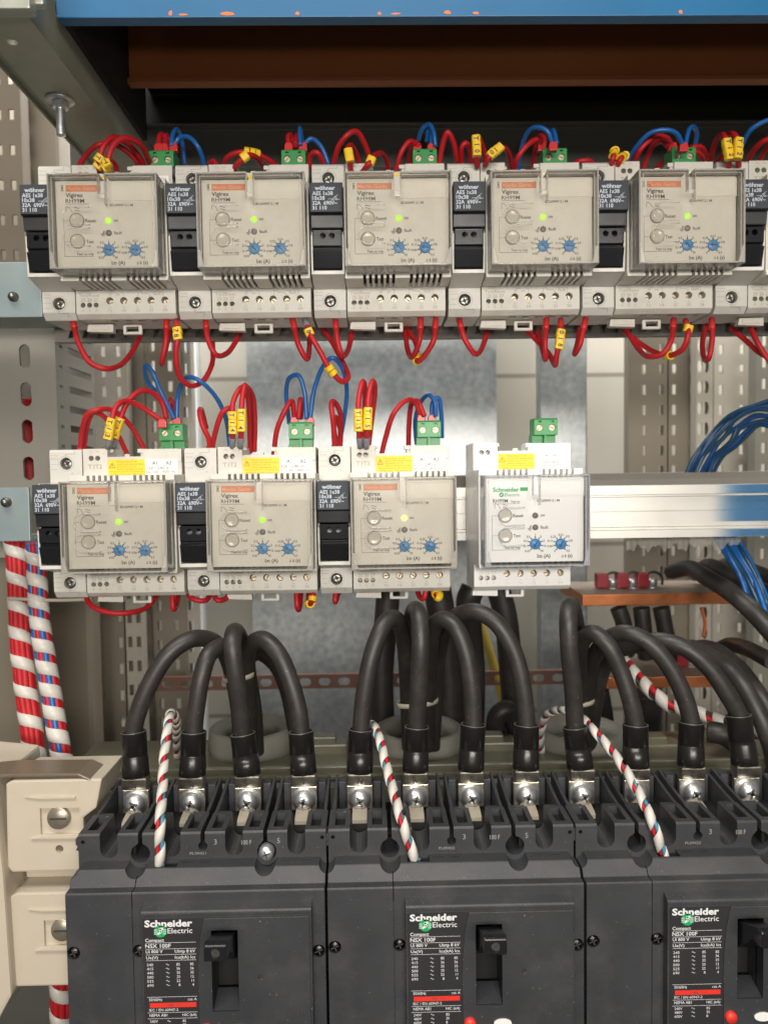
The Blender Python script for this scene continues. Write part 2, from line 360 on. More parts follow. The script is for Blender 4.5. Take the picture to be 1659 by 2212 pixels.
def tag(o, label, cat, group=None, kind=None):
    if label: o['label'] = label
    if cat: o['category'] = cat
    if group: o['group'] = group
    if kind: o['kind'] = kind
    return o
def thing(name, loc, label, cat, group=None):
    e = bpy.data.objects.new(name, None); C.objects.link(e); e.location = Vector(loc)*S; e.empty_display_size = .01
    return tag(e, label, cat, group)
KIDS = {}
def copy_tree(root, loc, label, group=None, skip=()):
    kids = {}
    for o in C.objects:
        if o.parent: kids.setdefault(o.parent, []).append(o)
    def rec(o, par):
        c = o.copy(); C.objects.link(c); c.parent = par
        for ch in kids.get(o, []):
            if ch.name.split('.')[0] in skip: continue
            rec(ch, c)
        return c
    r = rec(root, None); r.location = Vector(loc)*S; r['label'] = label
    if group: r['group'] = group
    return r

# ================================================================== the setting and the enclosure
b = MB(); y0 = 1230
b.rect(-900, 900, -700, 900, y0)
tiles = bpy.data.materials.new('cream wall tiles'); tiles.use_nodes = True; nt = tiles.node_tree; bs = nt.nodes['Principled BSDF']
tc = nt.nodes.new('ShaderNodeTexCoord'); mp = nt.nodes.new('ShaderNodeMapping'); mp.inputs['Rotation'].default_value = (math.pi/2, 0, 0); mp.inputs['Location'].default_value = (.002, -.115, 0)
br = nt.nodes.new('ShaderNodeTexBrick'); br.offset = 0; br.inputs['Scale'].default_value = 1
br.inputs['Brick Width'].default_value = .145; br.inputs['Row Height'].default_value = .27; br.inputs['Mortar Size'].default_value = .0035
br.inputs['Color1'].default_value = (.52, .49, .42, 1); br.inputs['Color2'].default_value = (.56, .53, .46, 1); br.inputs['Mortar'].default_value = (.30, .27, .22, 1)
nt.links.new(tc.outputs['Object'], mp.inputs[0]); nt.links.new(mp.outputs[0], br.inputs[0]); nt.links.new(br.outputs[0], bs.inputs['Base Color']); bs.inputs['Roughness'].default_value = .25
wall = b.build('wall', tiles); wall['kind'] = 'structure'
fl = MB(); fl.box(-900, 900, 540, 1230, -720, -700); o = fl.build('floor', mat('dark floor', (.07, .065, .055), .7, noise=.2, nscale=9)); o['kind'] = 'structure'

o = MB().box(-166, 172, 1050, 1053, -680, 640, 0, .5).build('galvanised_sheet', galv, loc=(0, 1050, 0)); tag(o, 'large mottled galvanised metal sheet behind both rows of relays', 'metal sheet')
o = MB().box(225, 287, 1020, 1050, -680, 640, 0, 2).build('galvanised_post', galv, loc=(250, 1020, 0)); tag(o, 'bluish galvanised post between the galvanised sheet and the perforated uprights', 'post')
o = MB().box(-262, -236, 1060, 1090, -680, 640, 0, 2).build('white_post', mat('white paint', (.78, .80, .80), .35), loc=(-250, 1060, 0)); tag(o, 'bright white painted post left of the galvanised sheet', 'post')

def slotted(name, x0, x1, Y, z0, z1, cols, label, m, pitch=25, sw=5, sh=12, zoff=0, lip=18, group='perforated uprights behind the relays', ovals=()):
    """a folded perforated upright; cols are the x positions of its slot columns"""
    s = MB().box(x0, x1, Y, Y+2, z0, z1); cu = MB(); z = z0+zoff
    while z < z1-sh:
        for c in cols: cu.box(c-sw/2, c+sw/2, Y-3, Y+6, z, z+sh)
        for c in ovals: cu.prism([(c+3*math.cos(a*math.pi/5), z+6+8*math.sin(a*math.pi/5)) for a in range(10)], Y-3, Y+6, 'y')
        z += pitch
    s.cut(cu)
    if lip: s.box(x0, x0+2, Y+2.2, Y+lip, z0, z1); s.box(x1-2, x1, Y+2.2, Y+lip, z0, z1)
    return tag(s.build(name, m, loc=((x0+x1)/2, Y, 0)), label, 'upright', group)
for lo, hi in ((-480, 170),):
    X = lambda x, Y: at(x, 1000, Y).x
    slotted('perforated_upright', X(1357, 950), X(1440, 950), 950, lo, hi, (X(1390, 950), X(1428, 950)), 'beige perforated upright with two slot columns right beside the galvanised post', rear_m)
    slotted('perforated_upright', X(1443, 950), X(1501, 950), 950, lo, hi, (X(1455, 950), X(1492, 950)), 'narrow beige perforated upright just left of the pale one with round holes', rear_m)
    slotted('perforated_upright', X(1503, 930), X(1538, 930), 930, lo, hi, (), 'pale perforated upright with oval holes between two slotted ones', rear_w, ovals=(X(1510, 930), X(1524, 930)))
    slotted('perforated_upright', X(1540, 960), X(1622, 960), 960, lo, hi, (X(1555, 960), X(1600, 960)), 'wide pale slotted upright behind the blue wire bundle', rear_w)
    slotted('perforated_upright', X(1630, 900), X(1700, 900), 900, lo, hi, (X(1648, 900),), 'dark edged slotted upright at the far right edge', post_m)
slotted('perforated_upright', X(208, 880), X(281, 880), 880, -20, 175, (X(230, 880), X(262, 880)), 'pale perforated upright in the upper left behind the slotted post face', rear_w, pitch=22.5)
slotted('perforated_upright', X(285, 900), X(318, 900), 900, -430, 175, (), 'plain brown beige upright left of the twin slot one', rear_m)
slotted('perforated_upright', X(322, 890), X(392, 890), 890, -430, 175, (X(336, 890), X(373, 890)), 'brown beige upright with twin columns of dark slots left of the bright white post', rear_m, pitch=23)
slotted('perforated_upright', X(395, 900), X(418, 900), 900, -430, 175, (X(404, 900),), 'narrow pale slotted upright touching the bright white post', rear_w)
slotted('perforated_upright', X(196, 860), X(258, 860), 860, -430, -70, (X(207, 860), X(250, 860)), 'shadowed slotted upright low behind the two wrapped wire looms', rear_m, pitch=30)
slotted('perforated_upright', X(262, 850), X(297, 850), 850, -430, -70, (X(271, 850), X(290, 850)), 'paler narrow slotted upright low left behind the first black cable', rear_w, pitch=27)
o = MB().box(X(80, 800), X(188, 800), 800, 830, -430, 0, 0, 6).build('enclosure_column', rear_m, loc=(X(120, 800), 800, -200)); tag(o, 'smooth beige column behind the striped wire looms', 'column')
o = MB().box(-900, X(150, 960), 960, 965, 60, 600).build('side_panel', mat('added beige dimming panel', (.26, .225, .17), .6, noise=.1, nscale=9), loc=(-450, 960, 300)); tag(o, 'added beige dimming panel added behind the perforated upright at the upper left', 'panel')  # added behind the slots to dim the bright wall showing through
o = MB().box(-520, X(75, 700), 700, 710, -430, 40, 0, 2).build('side_panel', rear_m, loc=(-360, 700, -200)); tag(o, 'plain beige side panel at the left edge behind the red striped loom', 'panel')
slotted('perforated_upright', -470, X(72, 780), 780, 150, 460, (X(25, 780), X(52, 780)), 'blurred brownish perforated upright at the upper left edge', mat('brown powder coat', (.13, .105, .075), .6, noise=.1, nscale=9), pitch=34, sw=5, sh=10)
o = MB().box(X(74, 820), X(152, 820), 820, 850, 130, 480, 0, 4).build('enclosure_column', rear_m, loc=(X(110, 820), 820, 300)); tag(o, 'pale beige column behind the diagonal strut at the upper left', 'column')

# slotted brown strip across the back
s = MB().box(-230, 213, 800, 803, -223, -208); cu = MB(); x = -222
while x < 205: cu.prism([(x, -218), (x+2.5, -220), (x+9.5, -220), (x+12, -218), (x+12, -214), (x+9.5, -212), (x+2.5, -212), (x, -214)], 795, 808, 'y'); x += 20.5
s.cut(cu); tag(s.build('slotted_strip', rust, loc=(0, 800, -215)), 'brown slotted metal strip running across behind the black cables', 'strip')

# left post with oval holes and a side face full of horizontal slots
s = MB().box(-330, -241, 600, 602.5, -60, 160); cu = MB()
for z in (152, 123.5, 94.7, 65.7, 37.3, 8.8): cu.prism([(-264.3+4.2*math.cos(a*math.pi/8), z+(5 if math.sin(a*math.pi/8) > 0 else -5)+4.2*math.sin(a*math.pi/8)) for a in range(16)], 590, 610, 'y')
s.cut(cu)
q = MB().box(-243.2, -241, 602.7, 683, -60, 160); cu = MB(); z = -40
while z < 150: cu.box(-250, -235, 626, 676, z, z+5.5); cu.box(-250, -235, 607, 614, z+2, z+4.5); z += 15.6
q.cut(cu); s.merge(q); s.box(-330, -243.5, 676, 683, -60, 160)
p = s.build('cabinet_post', post_m, loc=(-270, 600, 0)); tag(p, 'grey post at the left with oval holes in front and horizontal slots on its side', 'post')
o = MB().tube([(-286, 640, 66), (-283, 642, 30), (-281, 641, -10), (-284, 640, -50)], 11).build('red_cable', red_ins, loc=(-265, 640, 0)); tag(o, 'thick red cable glimpsed through the oval holes of the left post', 'cable')

def bracket(z0, z1, Y, x1, zs, label):
    r = thing('mounting_bracket', (x1, Y, z0), label, 'bracket', 'zinc brackets holding the rails')
    s = MB().box(-330, x1, Y, Y+2.5, z0, z1, 0, .6); s.box(-330, x1, Y+2.7, Y+40, z0, z0+2.5, 0, .4)
    s.v = [(a-x1, b_-Y, c-z0) for a, b_, c in s.v]; s.build('plate', zincg, r)
    k = MB(); k.lathe([(0, -5), (1.6, -5), (1.8, -4.4), (1.8, -2.4), (3.4, -2.2), (3.6, 0)], (zs[0]-x1, 0, zs[1]-z0), 'y', 0, 12); k.build('screw', steel_d, r)
bracket(113, 151, 545, -227, (-246, 127), 'bluish grey zinc bracket holding the upper rail at the left edge')
bracket(-42, -5, 530, -234, (-249, -15), 'bluish grey zinc bracket holding the lower rail at the left edge')

# diagonal strut at the upper left, running away from the viewer
r = thing('support_strut', (-190, 390, 232), 'grey green steel strut running away diagonally at the upper left', 'strut')
s = MB()
s.prism([(-201, 235), (-171, 235), (-171, 262), (-173.5, 262), (-173.5, 237.6), (-198.5, 237.6), (-198.5, 262), (-201, 262)], 392, 640, 'y', 0)
cu = MB().cyl((-189.5, 428, 220), 3.0, 30, 'z'); s.cut(cu)
s.box(-206.6, -201.2, 392, 640, 238, 240); s.box(-208, -206.8, 392, 640, 235, 262); s.box(-170.8, -169.8, 392, 640, 234, 262)
s.v = [(a+190, b_-390, c-232) for a, b_, c in s.v]; s.build('channel', strut_m, r)
s = MB().box(-34, 30, -8, 0, -6.5, 30, 0, 1).box(-34, 34, -2, 3, -1, 40, 0, 1); s.build('end_plate', mat('pale strut end', (.36, .37, .31), .4, metal=.4, noise=.15), r)
s = MB(); bx, by = 1, 101; hz = 3
s.lathe([(0, -.1), (8.5, -.1), (8.5, -1.3), (5, -1.6)], (bx, by, hz), 'z', 0, 24); s.build('washer', steel, r)
s = MB(); s.lathe([(5.2, -1.7), (5.4, -5.2), (4.6, -5.8), (0, -5.8)], (bx, by, hz), 'z', 0, 6, False); s.build('nut', steel, r)
s = MB(); s.lathe([(2.6 if i % 2 else 2.95, -5.8-i*.65) for i in range(26)]+[(0, -22.9)], (bx, by, hz), 'z', 0, 14); s.build('threaded_rod', steel, r)

# beams at the top
r = thing('blue_beam', (0, 430, 248.7), 'blue painted steel beam with chipped lower edge across the top', 'beam')
s = MB().box(-166, 700, 0, 8, 0, 90, 0, .4); s.build('beam_body', blue_paint, r)
s = MB()
for cxp, cyp, ww, hh in ((120, 38, 34, 9), (369, 28, 8, 12), (396, 31, 20, 5), (492, 29, 34, 8), (643, 29, 10, 8), (820, 29, 9, 7), (855, 29, 20, 4), (966, 26, 16, 9), (1028, 28, 14, 6), (1470, 26, 9, 12), (1360, 31, 22, 3)):
    p = at(cxp, cyp, 429.7); k = 430/FPX; q = []
    for i in range(11):
        a = 2*math.pi*i/11; rr = random.uniform(.75, 1.15); q.append((p.x+ww/2*k*rr*math.cos(a), -.12, max(.9, p.z-248.7+hh/2*k*rr*math.sin(a))))
    s.add(q, [list(range(11))])
s.build('paint_chips', chip_m, r)
r = thing('brown_beam', (0, 560, 277), 'dark brown primed beam with a lower flange behind the blue beam', 'beam')
s = MB().prism([(0, 3.6), (-5, 3.2), (-5, 0), (4, 0), (4, 60), (0, 60)], -191, 700, 'x', 0, .5); s.build('beam_body', primer, r)
s = MB().prism([(640, 251), (640, 281.5), (632, 281.5), (632, 283.5), (700, 283.5), (700, 251)], -240, 720, 'x', 0, .6); tag(s.build('back_panel', dark_panel, loc=(200, 640, 251)), 'dark grey green steel panel behind the upper wires', 'panel')
o = MB().box(-260, 720, 700, 705, 283, 520).box(-190, 720, 430, 700, 339, 345).box(-236, -230, 600, 700, 283, 470).box(-169.5, -166.5, 439, 600, 256, 338).box(-200, -192, 556, 640, 277, 338).build('enclosure_shade_plates', mat('shade black steel', (.012, .011, .01), .7), loc=(0, 600, 300)); tag(o, 'black enclosure top with added shade plates between the brown beam and the dark panel', 'panel')  # unseen plates added to block lamp light; near-black colour stands for shade

# rails
def rail(zc, Y, x0, x1, label):
    a = 19.2
    pr = [(0, a), (0, a-6.6), (1.6, a-7), (1.6, a-8.2), (5, a-8.6), (5, .4), (5.5, .2), (5.5, -.2), (5, -.4), (5, -a+8), (3, -a+7.4), (3, -a+6), (0, -a+5.4), (0, -a), (9, -a), (9, a)]
    s = MB().prism([(Y+p[0], zc+p[1]) for p in pr], x0, x1, 'x', 0)
    return tag(s.build('mounting_rail', alu, loc=(0, Y, zc)), label, 'rail', 'aluminium mounting rails')
rail(-29.2, 560, -240, 420, 'bright aluminium rail carrying the lower row, bare on its right half')
rail(157, 560, -240, 420, 'aluminium rail hidden behind the upper row of relays')
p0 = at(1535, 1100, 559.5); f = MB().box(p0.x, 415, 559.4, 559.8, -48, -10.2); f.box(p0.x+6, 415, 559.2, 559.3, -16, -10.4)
o = MB().box(p0.x, 418, 559.3, 559.8, -48.2, -42.9).box(p0.x, 418, 564.4, 564.8, -37.5, -17.8).box(p0.x, 418, 559.3, 559.8, -16.5, -10.2).build('rail_reflection', blue_reflection, loc=tuple(p0)); tag(o, 'painted blue reflection on the right end of the bare rail', 'film')  # tinted sheet painting a blue reflection on the bare rail
s = MB().prism([(600, -22), (600, -6), (603, -1), (760, -1), (760, -22)], -235, 430, 'x', 0, .6); tag(s.build('wire_duct', duct_m, loc=(0, 600, -10)), 'dark grey duct edge showing above the bare aluminium rail', 'duct')
# duct under the upper rail, with slots
s = MB().box(-235, 430, 585, 588, 102.5, 130); cu = MB(); x = -225
while x < 425: cu.prism([(x, 105.5), (x+3.5, 105.5), (x+6, 114), (x+2.5, 114)], 580, 592, 'y'); x += 10.5
s.cut(cu); s.box(-235, 430, 592, 594, 103, 130); tag(s.build('wire_duct', duct_m, loc=(0, 585, 103)), 'grey slotted wire duct just under the upper row of relays', 'duct')  # back plate added to keep light out of the slots
# crumpled film under the lower rail
vs = []; n = 60; p0 = at(1352, 1168, 585); p1 = at(1600, 1166, 585)
for i in range(n+1):
    t = i/n; p = p0.lerp(p1, t); d = 6+2.2*math.sin(t*41)+1.5*math.sin(t*97+1); yy = 585+1.5*math.sin(t*70)
    if t > .8: d *= (1-t)/.2+.3
    vs += [(p.x, yy, p.z+4), (p.x, yy+1.2*math.sin(t*55), p.z-d*.5), (p.x, yy+1, p.z-d)]
f = MB().add(vs, [(3*i+j, 3*i+j+1, 3*i+j+4, 3*i+j+3) for i in range(n) for j in range(2)], 0, True); tag(f.build('plastic_film', film_m, loc=tuple(p0)), 'crumpled clear plastic film hanging under the bare rail', 'film')

# plate behind the breakers and current rings
s = MB().box(-225, 420, 532, 536, -215, -204, 0, .8).box(-225, 420, 536.2, 620, -216, -213.5).box(-225, 420, 528, 531.8, -212, -209, 0, .6).box(-225,420,524,527,-240,-216)
tag(s.build('insulating_plate', acry, loc=(0, 532, -210)), 'greenish insulating plate along the back of the black breakers', 'plate')
for xx, yy, Y, rr, lab in ((545, 1598, 600, 33, 'grey toroid ring behind the cables of the first breaker'), (905, 1600, 600, 35, 'grey toroid ring behind the cables of the second breaker'), (1250, 1600, 600, 35, 'grey toroid ring behind the cables of the third breaker')):
    p = at(xx, yy, Y); s = MB(); R_ = rr
    s.lathe([(R_-8, 8), (R_-3, 12), (R_, 10), (R_+1, 0), (R_, -14), (R_-12, -14), (R_-12, 6), (R_-8, 8)], tuple(p), 'z', 0, 36)
    tag(s.build('current_ring', tor_m, loc=tuple(p)), lab, 'current sensor', 'toroid rings behind the breakers')
for xx, yy, Y, ww, lab in ((690, 1612, 590, 22, 'small beige terminal block beside the first toroid ring'), (1045, 1608, 590, 24, 'small beige terminal block beside the second toroid ring'), (1395, 1612, 590, 24, 'small beige terminal block beside the third toroid ring')):
    p = at(xx, yy, Y); s = MB().box(p.x-ww, p.x+ww, Y-8, Y+8, p.z-12, p.z+4, 0, 1.5).box(p.x-ww*.6, p.x+ww*.6, Y-6, Y+6, p.z+3, p.z+9, 0, 1); tag(s.build('terminal_block', acry, loc=tuple(p)), lab, 'terminal block', 'blocks beside the toroid rings')

# copper bars on the right
def bar(zt, x0, x1, Y0, Y1, th, label):
    r = thing('copper_busbar', (x0, Y0, zt), label, 'busbar', 'copper busbars at the right')
    s = MB().box(0, x1-x0, 0, Y1-Y0, -th, 0, 0, .6); s.build('bar', copper, r)
    s = MB().rect(0, 1, 0, 1, 0); s = MB().add([(1, 1, .15), (x1-x0-1, 1, .15), (x1-x0-1, Y1-Y0-1, .15), (1, Y1-Y0-1, .15)], [(0, 1, 2, 3)]); s.build('tarnished_top', copper_top, r)
    return r
bar(-112.4, 192.6, 338, 700, 785, 10.5, 'upper copper busbar with red blocks and cable lugs on it')
bar(-190, 200, 352, 700, 790, 10.5, 'lower copper busbar half hidden by the arching black cables')
for i, (xx, bz, lab) in enumerate(((1302, -112, 'first red block from the left on the upper copper busbar'), (1345, -112, 'middle red block on the upper copper busbar'), (1388, -112, 'third red block from the left on the upper copper busbar'), (1473, -190, 'red block on the lower copper busbar behind the cables'))):
    p = at(xx, 1250, 740); r = thing('insulated_clamp', (p.x, 740, bz), lab, 'clamp', 'red blocks on the copper busbars')
    MB().box(-7, 4, -6, 6, .3, 14, 0, 1).build('red_block', mat('dark red block', (.26, .008, .015), .4), r)
    s = MB().lathe([(0, 8), (4.5, 8), (5, 7), (5, .5), (8, .5), (8, 0)], (9, 0, 0), 'z', 0, 14); s.build('bolt', steel, r)
    MB().tube([(9+9*math.cos(a), -3, 6+9*math.sin(a)) for a in [k*math.pi/8 for k in range(-1, 10)]], 1.3).build('cable_loop', blk_cable, r)
# beige insulators lower left
def insulator(z0, z1, label, screw):
    r = thing('busbar_support', (-200, 462, z0), label, 'insulator', 'beige insulators at the lower left')
    h = z1-z0; s = MB()
    s.prism([(-25, 3), (-24, h-2), (-20, h), (24, h), (34, h), (30, h-18), (22, h-24), (22, 0), (-22, 0)], 0, 40, 'y', 0, 1.2)
    cu = MB(); 
    if screw: cu.cyl((7, -5, 14), 2.4, 30, 'y')
    cu.box(-4, 20, -4, 2.2, h-34, h-17.5); s.cut(cu)
    s.prism([(-13, h-10), (-4, h-11.5), (18, h-11.5), (18, h-10.2)], -1.2, 3, 'y', 0, .3); s.prism([(-10, h-36), (-4, h-34.5), (20, h-34.5), (20, h-36.2)], -1.5, 3, 'y', 0, .3)
    s.build('body', beige, r)
    k = MB(); k.lathe([(0, 1.0), (6.6, 1.0), (7.0, 1.8), (7.0, 4)], (7, -1.6, h-24), 'y', 0, 26); k.lathe([(6.2, 4.2), (8.2, 4.4), (8.2, 5.2)], (7, -1.6, h-24), 'y', 0, 20); k.box(2, 12, -.9, -.2, h-24.6, h-23.4, 1); k.build('bolt', [mat('weathered bolt', (.42, .37, .29), .4, metal=.7, noise=.2, nscale=120), groove], r)
insulator(-239, -182, 'upper beige moulded insulator with a large bolt left of the first breaker', True)
insulator(-311, -252, 'lower beige moulded insulator left of the first breaker', False)
s = MB().prism([(-262, -176), (-228, -180), (-224, -240), (-222, -312), (-232, -330), (-262, -350)], 455, 520, 'y', 0, 2); tag(s.build('busbar_support_wall', beige, loc=(-240, 470, -250)), 'pale beige curved wall at the lower left edge beside the insulators', 'insulator')
s = MB().prism([(-222, -240), (-190, -240), (-190, -252), (-222, -252)], 480, 520, 'y', 0, 1); s.prism([(-222, -300), (-190, -300), (-190, -380), (-222, -380)], 545, 560, 'y'); tag(s.build('support_spacer', beige, loc=(-205, 480, -246)), 'beige spacer between the two lower left insulators', 'spacer')
s = MB().prism([(-262, -180.5), (-226, -178), (-180, -178.5), (-172, -182.5), (-172, -184), (-181, -180.5), (-226, -180.3), (-262, -183)], 462, 486, 'y', 0, 1); tag(s.build('shroud_cap', mat('smoky beige plastic', (.16, .125, .085), .25), loc=(-210, 470, -178)), 'brown smoky plastic cap resting on the upper beige insulator', 'cap')

# ================================================================== relays
TK = [(.3, -15.8), (16.6, -16.0)]
def relay_body(new):
    m = white_pl if new else cream; mk = white_mark if new else cream_mark
    s = MB()
    # nose and middle
    s.prism([(-34, 26.5), (-34, -27.3), (-21, -27.3), (-21, 26.5)], -31.6, 31.2, 'x', 0, .4)
    nose = MB().prism([(-23.5, 28.2), (-23.5, -29.8), (-24.5, -30), (-24.5, -32), (0, -32), (38, -32), (38, 31.7), (0, 31.7), (-24.5, 31.7), (-24.5, 28.2)], -33.9, 33.6, 'x', 0, .4)
    cu = MB()
    for i in range(6):
        for x in (-22.5+i*3.7, 7.4+i*3.7):
            cu.box(x, x+2.0, -27, -.4, -36, -20); cu.box(x, x+1.9, -27, -6, 22, 36)
    s.merge(nose.cut(cu))
    # lower terminal step
    low = MB().prism([(0, -31), (0, -47.6), (4, -50.5), (38, -50.5), (38, -31)], -33.8, 32, 'x', 0, .35)
    cu = MB()
    for x in (-29.2, -24.9, -20.5): cu.cyl((x, -3, -41.7), 1.65, 12, 'y', n=16)
    for x in (-11.5, -2.3, 6.8, 15.8, 24.9): cu.cyl((x, -3, -39), 2.4, 14, 'y', n=18)
    for x in (-14.2, -5, 4, 13, 22): cu.box(x, x+5, 7, 12, -54, -49)
    s.merge(low.cut(cu))
    # upper blocks
    tb = MB().box(-33.8, -17.3, 0, 38, 31, 49.8, 0, .5); cu = MB()
    for x in (-28.2, -23.9): cu.cyl((x, -3, 43.4), 1.75, 12, 'y', n=16)
    s.merge(tb.cut(cu))
    s.box(-17.6, 32.2, .3, 38, 31, 44.3, 0, .4); s.box(6, 32.2, 0, 38, 40, 49.2, 0, .5)
    s.box(2.2, 6.5, 2, 14, 46.8, 49.4, 0, .3); s.box(4, 6.3, 3, 12, 44, 47.2, 0, .2); s.box(-6.5, -3.2, 2, 6, 44, 46, 0, .3)
    s.box(-17.7, -15.2, 6, 12, 47.6, 49.6, 0, .2)
    # moulded lettering on the steps, its relief shading put in as darker colour
    t = MB()
    def mt(a, x, z, h, w=None): t.text(a, x, z, h, -.12, w=w, mi=1, ex=.2, al='C')
    mt('Test/Reset', -24.8, -36.2, 2.0, 13.5); mt('25 26 27', -24.7, -39.3, 2.3, 11.5)
    mt('on', -6, -35.6, 1.7); mt('fault', 20, -35.6, 2.0)
    for a, x in (('11', -11.5), ('14', -2.3), ('32', 6.8), ('31', 15.8), ('34', 24.9)): mt(a, x, -46.4, 2.1); t.line(x-.7, -42.8, x, -43.6, .25, -.1, 1); t.line(x+.7, -42.8, x, -43.6, .25, -.1, 1)
    for a in ((-10.5, -35.2, -10.5, -33.4), (-10.5, -33.4, -8, -33.4), (-4, -33.4, -2.3, -33.4), (-2.3, -33.4, -2.3, -36), (-12, -34, -10.8, -36), (7.5, -36.4, 7.5, -33.4), (7.5, -33.4, 10, -33.4), (10, -33.4, 10, -34.6), (10, -34.6, 14.5, -34.6), (14.5, -34.6, 15.6, -36.4), (15.2, -33.4, 23.8, -33.4), (23.8, -33.4, 23.8, -36.4)): t.line(*a, .28, -.1, 1)
    for x in (-29.2, -24.9, -20.5): t.line(x-.6, -45.2, x, -45.8, .22, -.1, 1); t.line(x+.6, -45.2, x, -45.8, .22, -.1, 1); t.line(x, -44, x, -45.8, .22, -.1, 1)
    mt('T1', -28.3, 36.3, 3.0, 4.2); mt('T2', -23.3, 36.3, 3.0, 4.4)
    for x in (-28.2, -23.9): t.line(x-1.2, 48, x+.2, 48.2, .25, -.1, 1); t.line(x+.2, 48, x+1.2, 47.4, .25, -.1, 1)
    s.merge(t)
    return s, [m, mk]

def relay(new, loc, label):
    r = thing('earth_leakage_relay', loc, label, 'relay', None if new else 'cream relays with clear covers on the two rails')
    s, ms = relay_body(new); s.build('housing', ms, r)
    MB().box(-23.5, -1, -23.2, -1, -29.2, -22).box(6.5, 29, -23.2, -1, -29.2, -22).build('vent_shade_fill', hole, r)  # black fill painting shade into the vent slots
    mk = ink if new else inkg
    # face printing
    t = MB(); y = -34.12
    if new:
        t.text('Schneider', -26.5, 17.6, 2.7, y, w=16.8, mi=1, bold=.03); t.rect(-9.2, -4.3, 17.9, 20.2, y, 1)
        t.text('Electric', -19, 14.6, 2.1, y, w=9.6, mi=1, bold=.01); t.disc(-21, 15.6, 1.5, y, 1, 14); t.line(-21.8, 15.1, -20.2, 16.1, .5, y-.03, 2)
        t.text('RH99M', -26.5, 10.6, 2.4, y, w=9.5, mi=0, bold=.01); t.text('Vigirex', -15.2, 10.6, 1.5, y, w=6); t.line(-26.6, 9.9, -9.3, 9.9, .2, y)
        cz = 6.8
    else:
        t.rect(-25.2, -3.7, 20, 24, y, 1); t.text('Merlin Gerin', -24.6, 20.8, 2.3, y-.05, w=17.5, mi=2, bold=.01)
        t.text('Vigirex', -25.3, 16.7, 2.5, y, w=10.8, bold=.025); t.text('RH99M', -25.4, 13.2, 2.5, y, w=11.4, bold=.006); t.line(-25.4, 12.5, -10.9, 12.5, .22, y)
        t.disc(-27.3, 23.4, .85, y, 0, 12, .5); t.disc(-27.3, 21, .85, y, 0, 12, .5); t.rect(-27.9, -26.7, 21.9, 22.5, y)
        cz = 7.7
    pts = [(-25.3, cz), (-25.3, cz+3.3), (-23.8, cz+3), (-22.8, cz+2), (-21.7, cz)]
    for a, b_ in zip(pts, pts[1:]): t.line(*a, *b_, .28, y)
    t.wave(-20.3, cz+2.4, 3.2, y, .32); t.wave(-20.3, cz+.9, 3.2, y, .32)
    t.text('IEC60947-2 / M', 1.6, 10.9, 1.5, y, w=14.2, bold=.02)
    t.text('Reset', -13.7, 1.3, 2.1, y, w=6.6, bold=.015); t.text('Test', -13.6, -11.4, 2.1, y, w=4.6, bold=.015); t.text('on', 3.7, 1.5, 2.0, y, w=2.7, bold=.015); t.text('fault', 3.7, -6.2, 2.0, y, w=4.9, bold=.015)
    t.line(-27, 2.4, -27, -19.4, .2, y); t.line(-27, 2.4, -23, 2.4, .2, y); t.line(-27, -10.3, -23, -10.3, .2, y); t.line(-27, -19.4, -9.3, -19.4, .25, y); t.text('Test no trip', -19.7, -18.7, 1.5, y, w=10.4, bold=.02)
    for k in range(3): t.line(-4.6+k*.35, -5.8-k*.6, -1.6-k*.35, -5.8-k*.6, .3, y)
    t.line(-3.1, -5.8, -2.6, -4.2, .4, y); t.line(-2.9, -4.2, -1.7, -4.0, .3, y); t.line(-2.9, -5, -1.9, -4.9, .3, y)
    for d, (dx, dz) in enumerate(TK):
        nums = (('0.03', -142), ('0.1', -104), ('0.3', -70), ('0.5', -36), ('1', 0), ('3', 36), ('5', 70), ('10', 104), ('30', 142)) if d == 0 else (('0', -142), ('0.06', -104), ('0.15', -70), ('0.25', -36), ('0.31', 0), ('0.5', 36), ('0.8', 70), ('1', 104), ('4.5', 142))
        for nm, a in nums:
            a = math.radians(a); ux, uz = math.sin(a), math.cos(a)
            t.line(dx+ux*3.7, dz+uz*3.7, dx+ux*4.9, dz+uz*4.9, .75, y)
            al = 'C' if abs(ux) < .1 else ('L' if ux > 0 else 'R')
            rr = 5.4; t.text(nm, dx+ux*rr, dz+uz*(rr+.3)-.65, 1.4, y, al=al, bold=.02)
    t.text('I n (A)', 1.6, -24.6, 2.2, y, w=8.3, bold=.025); t.text('t (s)', 19, -24.6, 2.2, y, w=5, bold=.025)
    for x in (2.9, 17.8):
        for a in ((x-.7, -24.5, x+.7, -24.5), (x-.7, -24.5, x, -23), (x+.7, -24.5, x, -23)): t.line(*a, .25, y)
    t.build('front_printing', [mk, green_pr, white_pl] if new else [mk, orange_band, orange_letters], r)
    MB().box(2, 31.5, -34.4, -33.9, 14.3, 25.6, 0, .1).build('name_strip', whitepaper if new else mat('aged label strip', (.66, .63, .56), .5, noise=.04), r)
    # label on the upper step
    t = MB(); t.box(-17, 7.6, -.1, .2, 31.9, 42.4, 0); z = 40.7
    for ln in ('Deconnecter A1-A2', 'avant test dielectrique', 'Disconnect A1-A2', 'before dielectric test'): t.text(ln, -10.8, z-.3, 1.0, -.14, mi=1, w=min(17.5, len(ln)*.78)); z -= 1.65
    for ln in ('Desconecte A1-A2 antes de', 'realizar la prueba dielectrica'): t.text(ln, -15.3, z-.3, 1.0, -.14, mi=1, w=22); z -= 1.65
    for a in ((-16.2, 36.8, -12.2, 36.8), (-16.2, 36.8, -14.2, 40.2), (-12.2, 36.8, -14.2, 40.2)): t.line(*a, .35, -.15, 1)
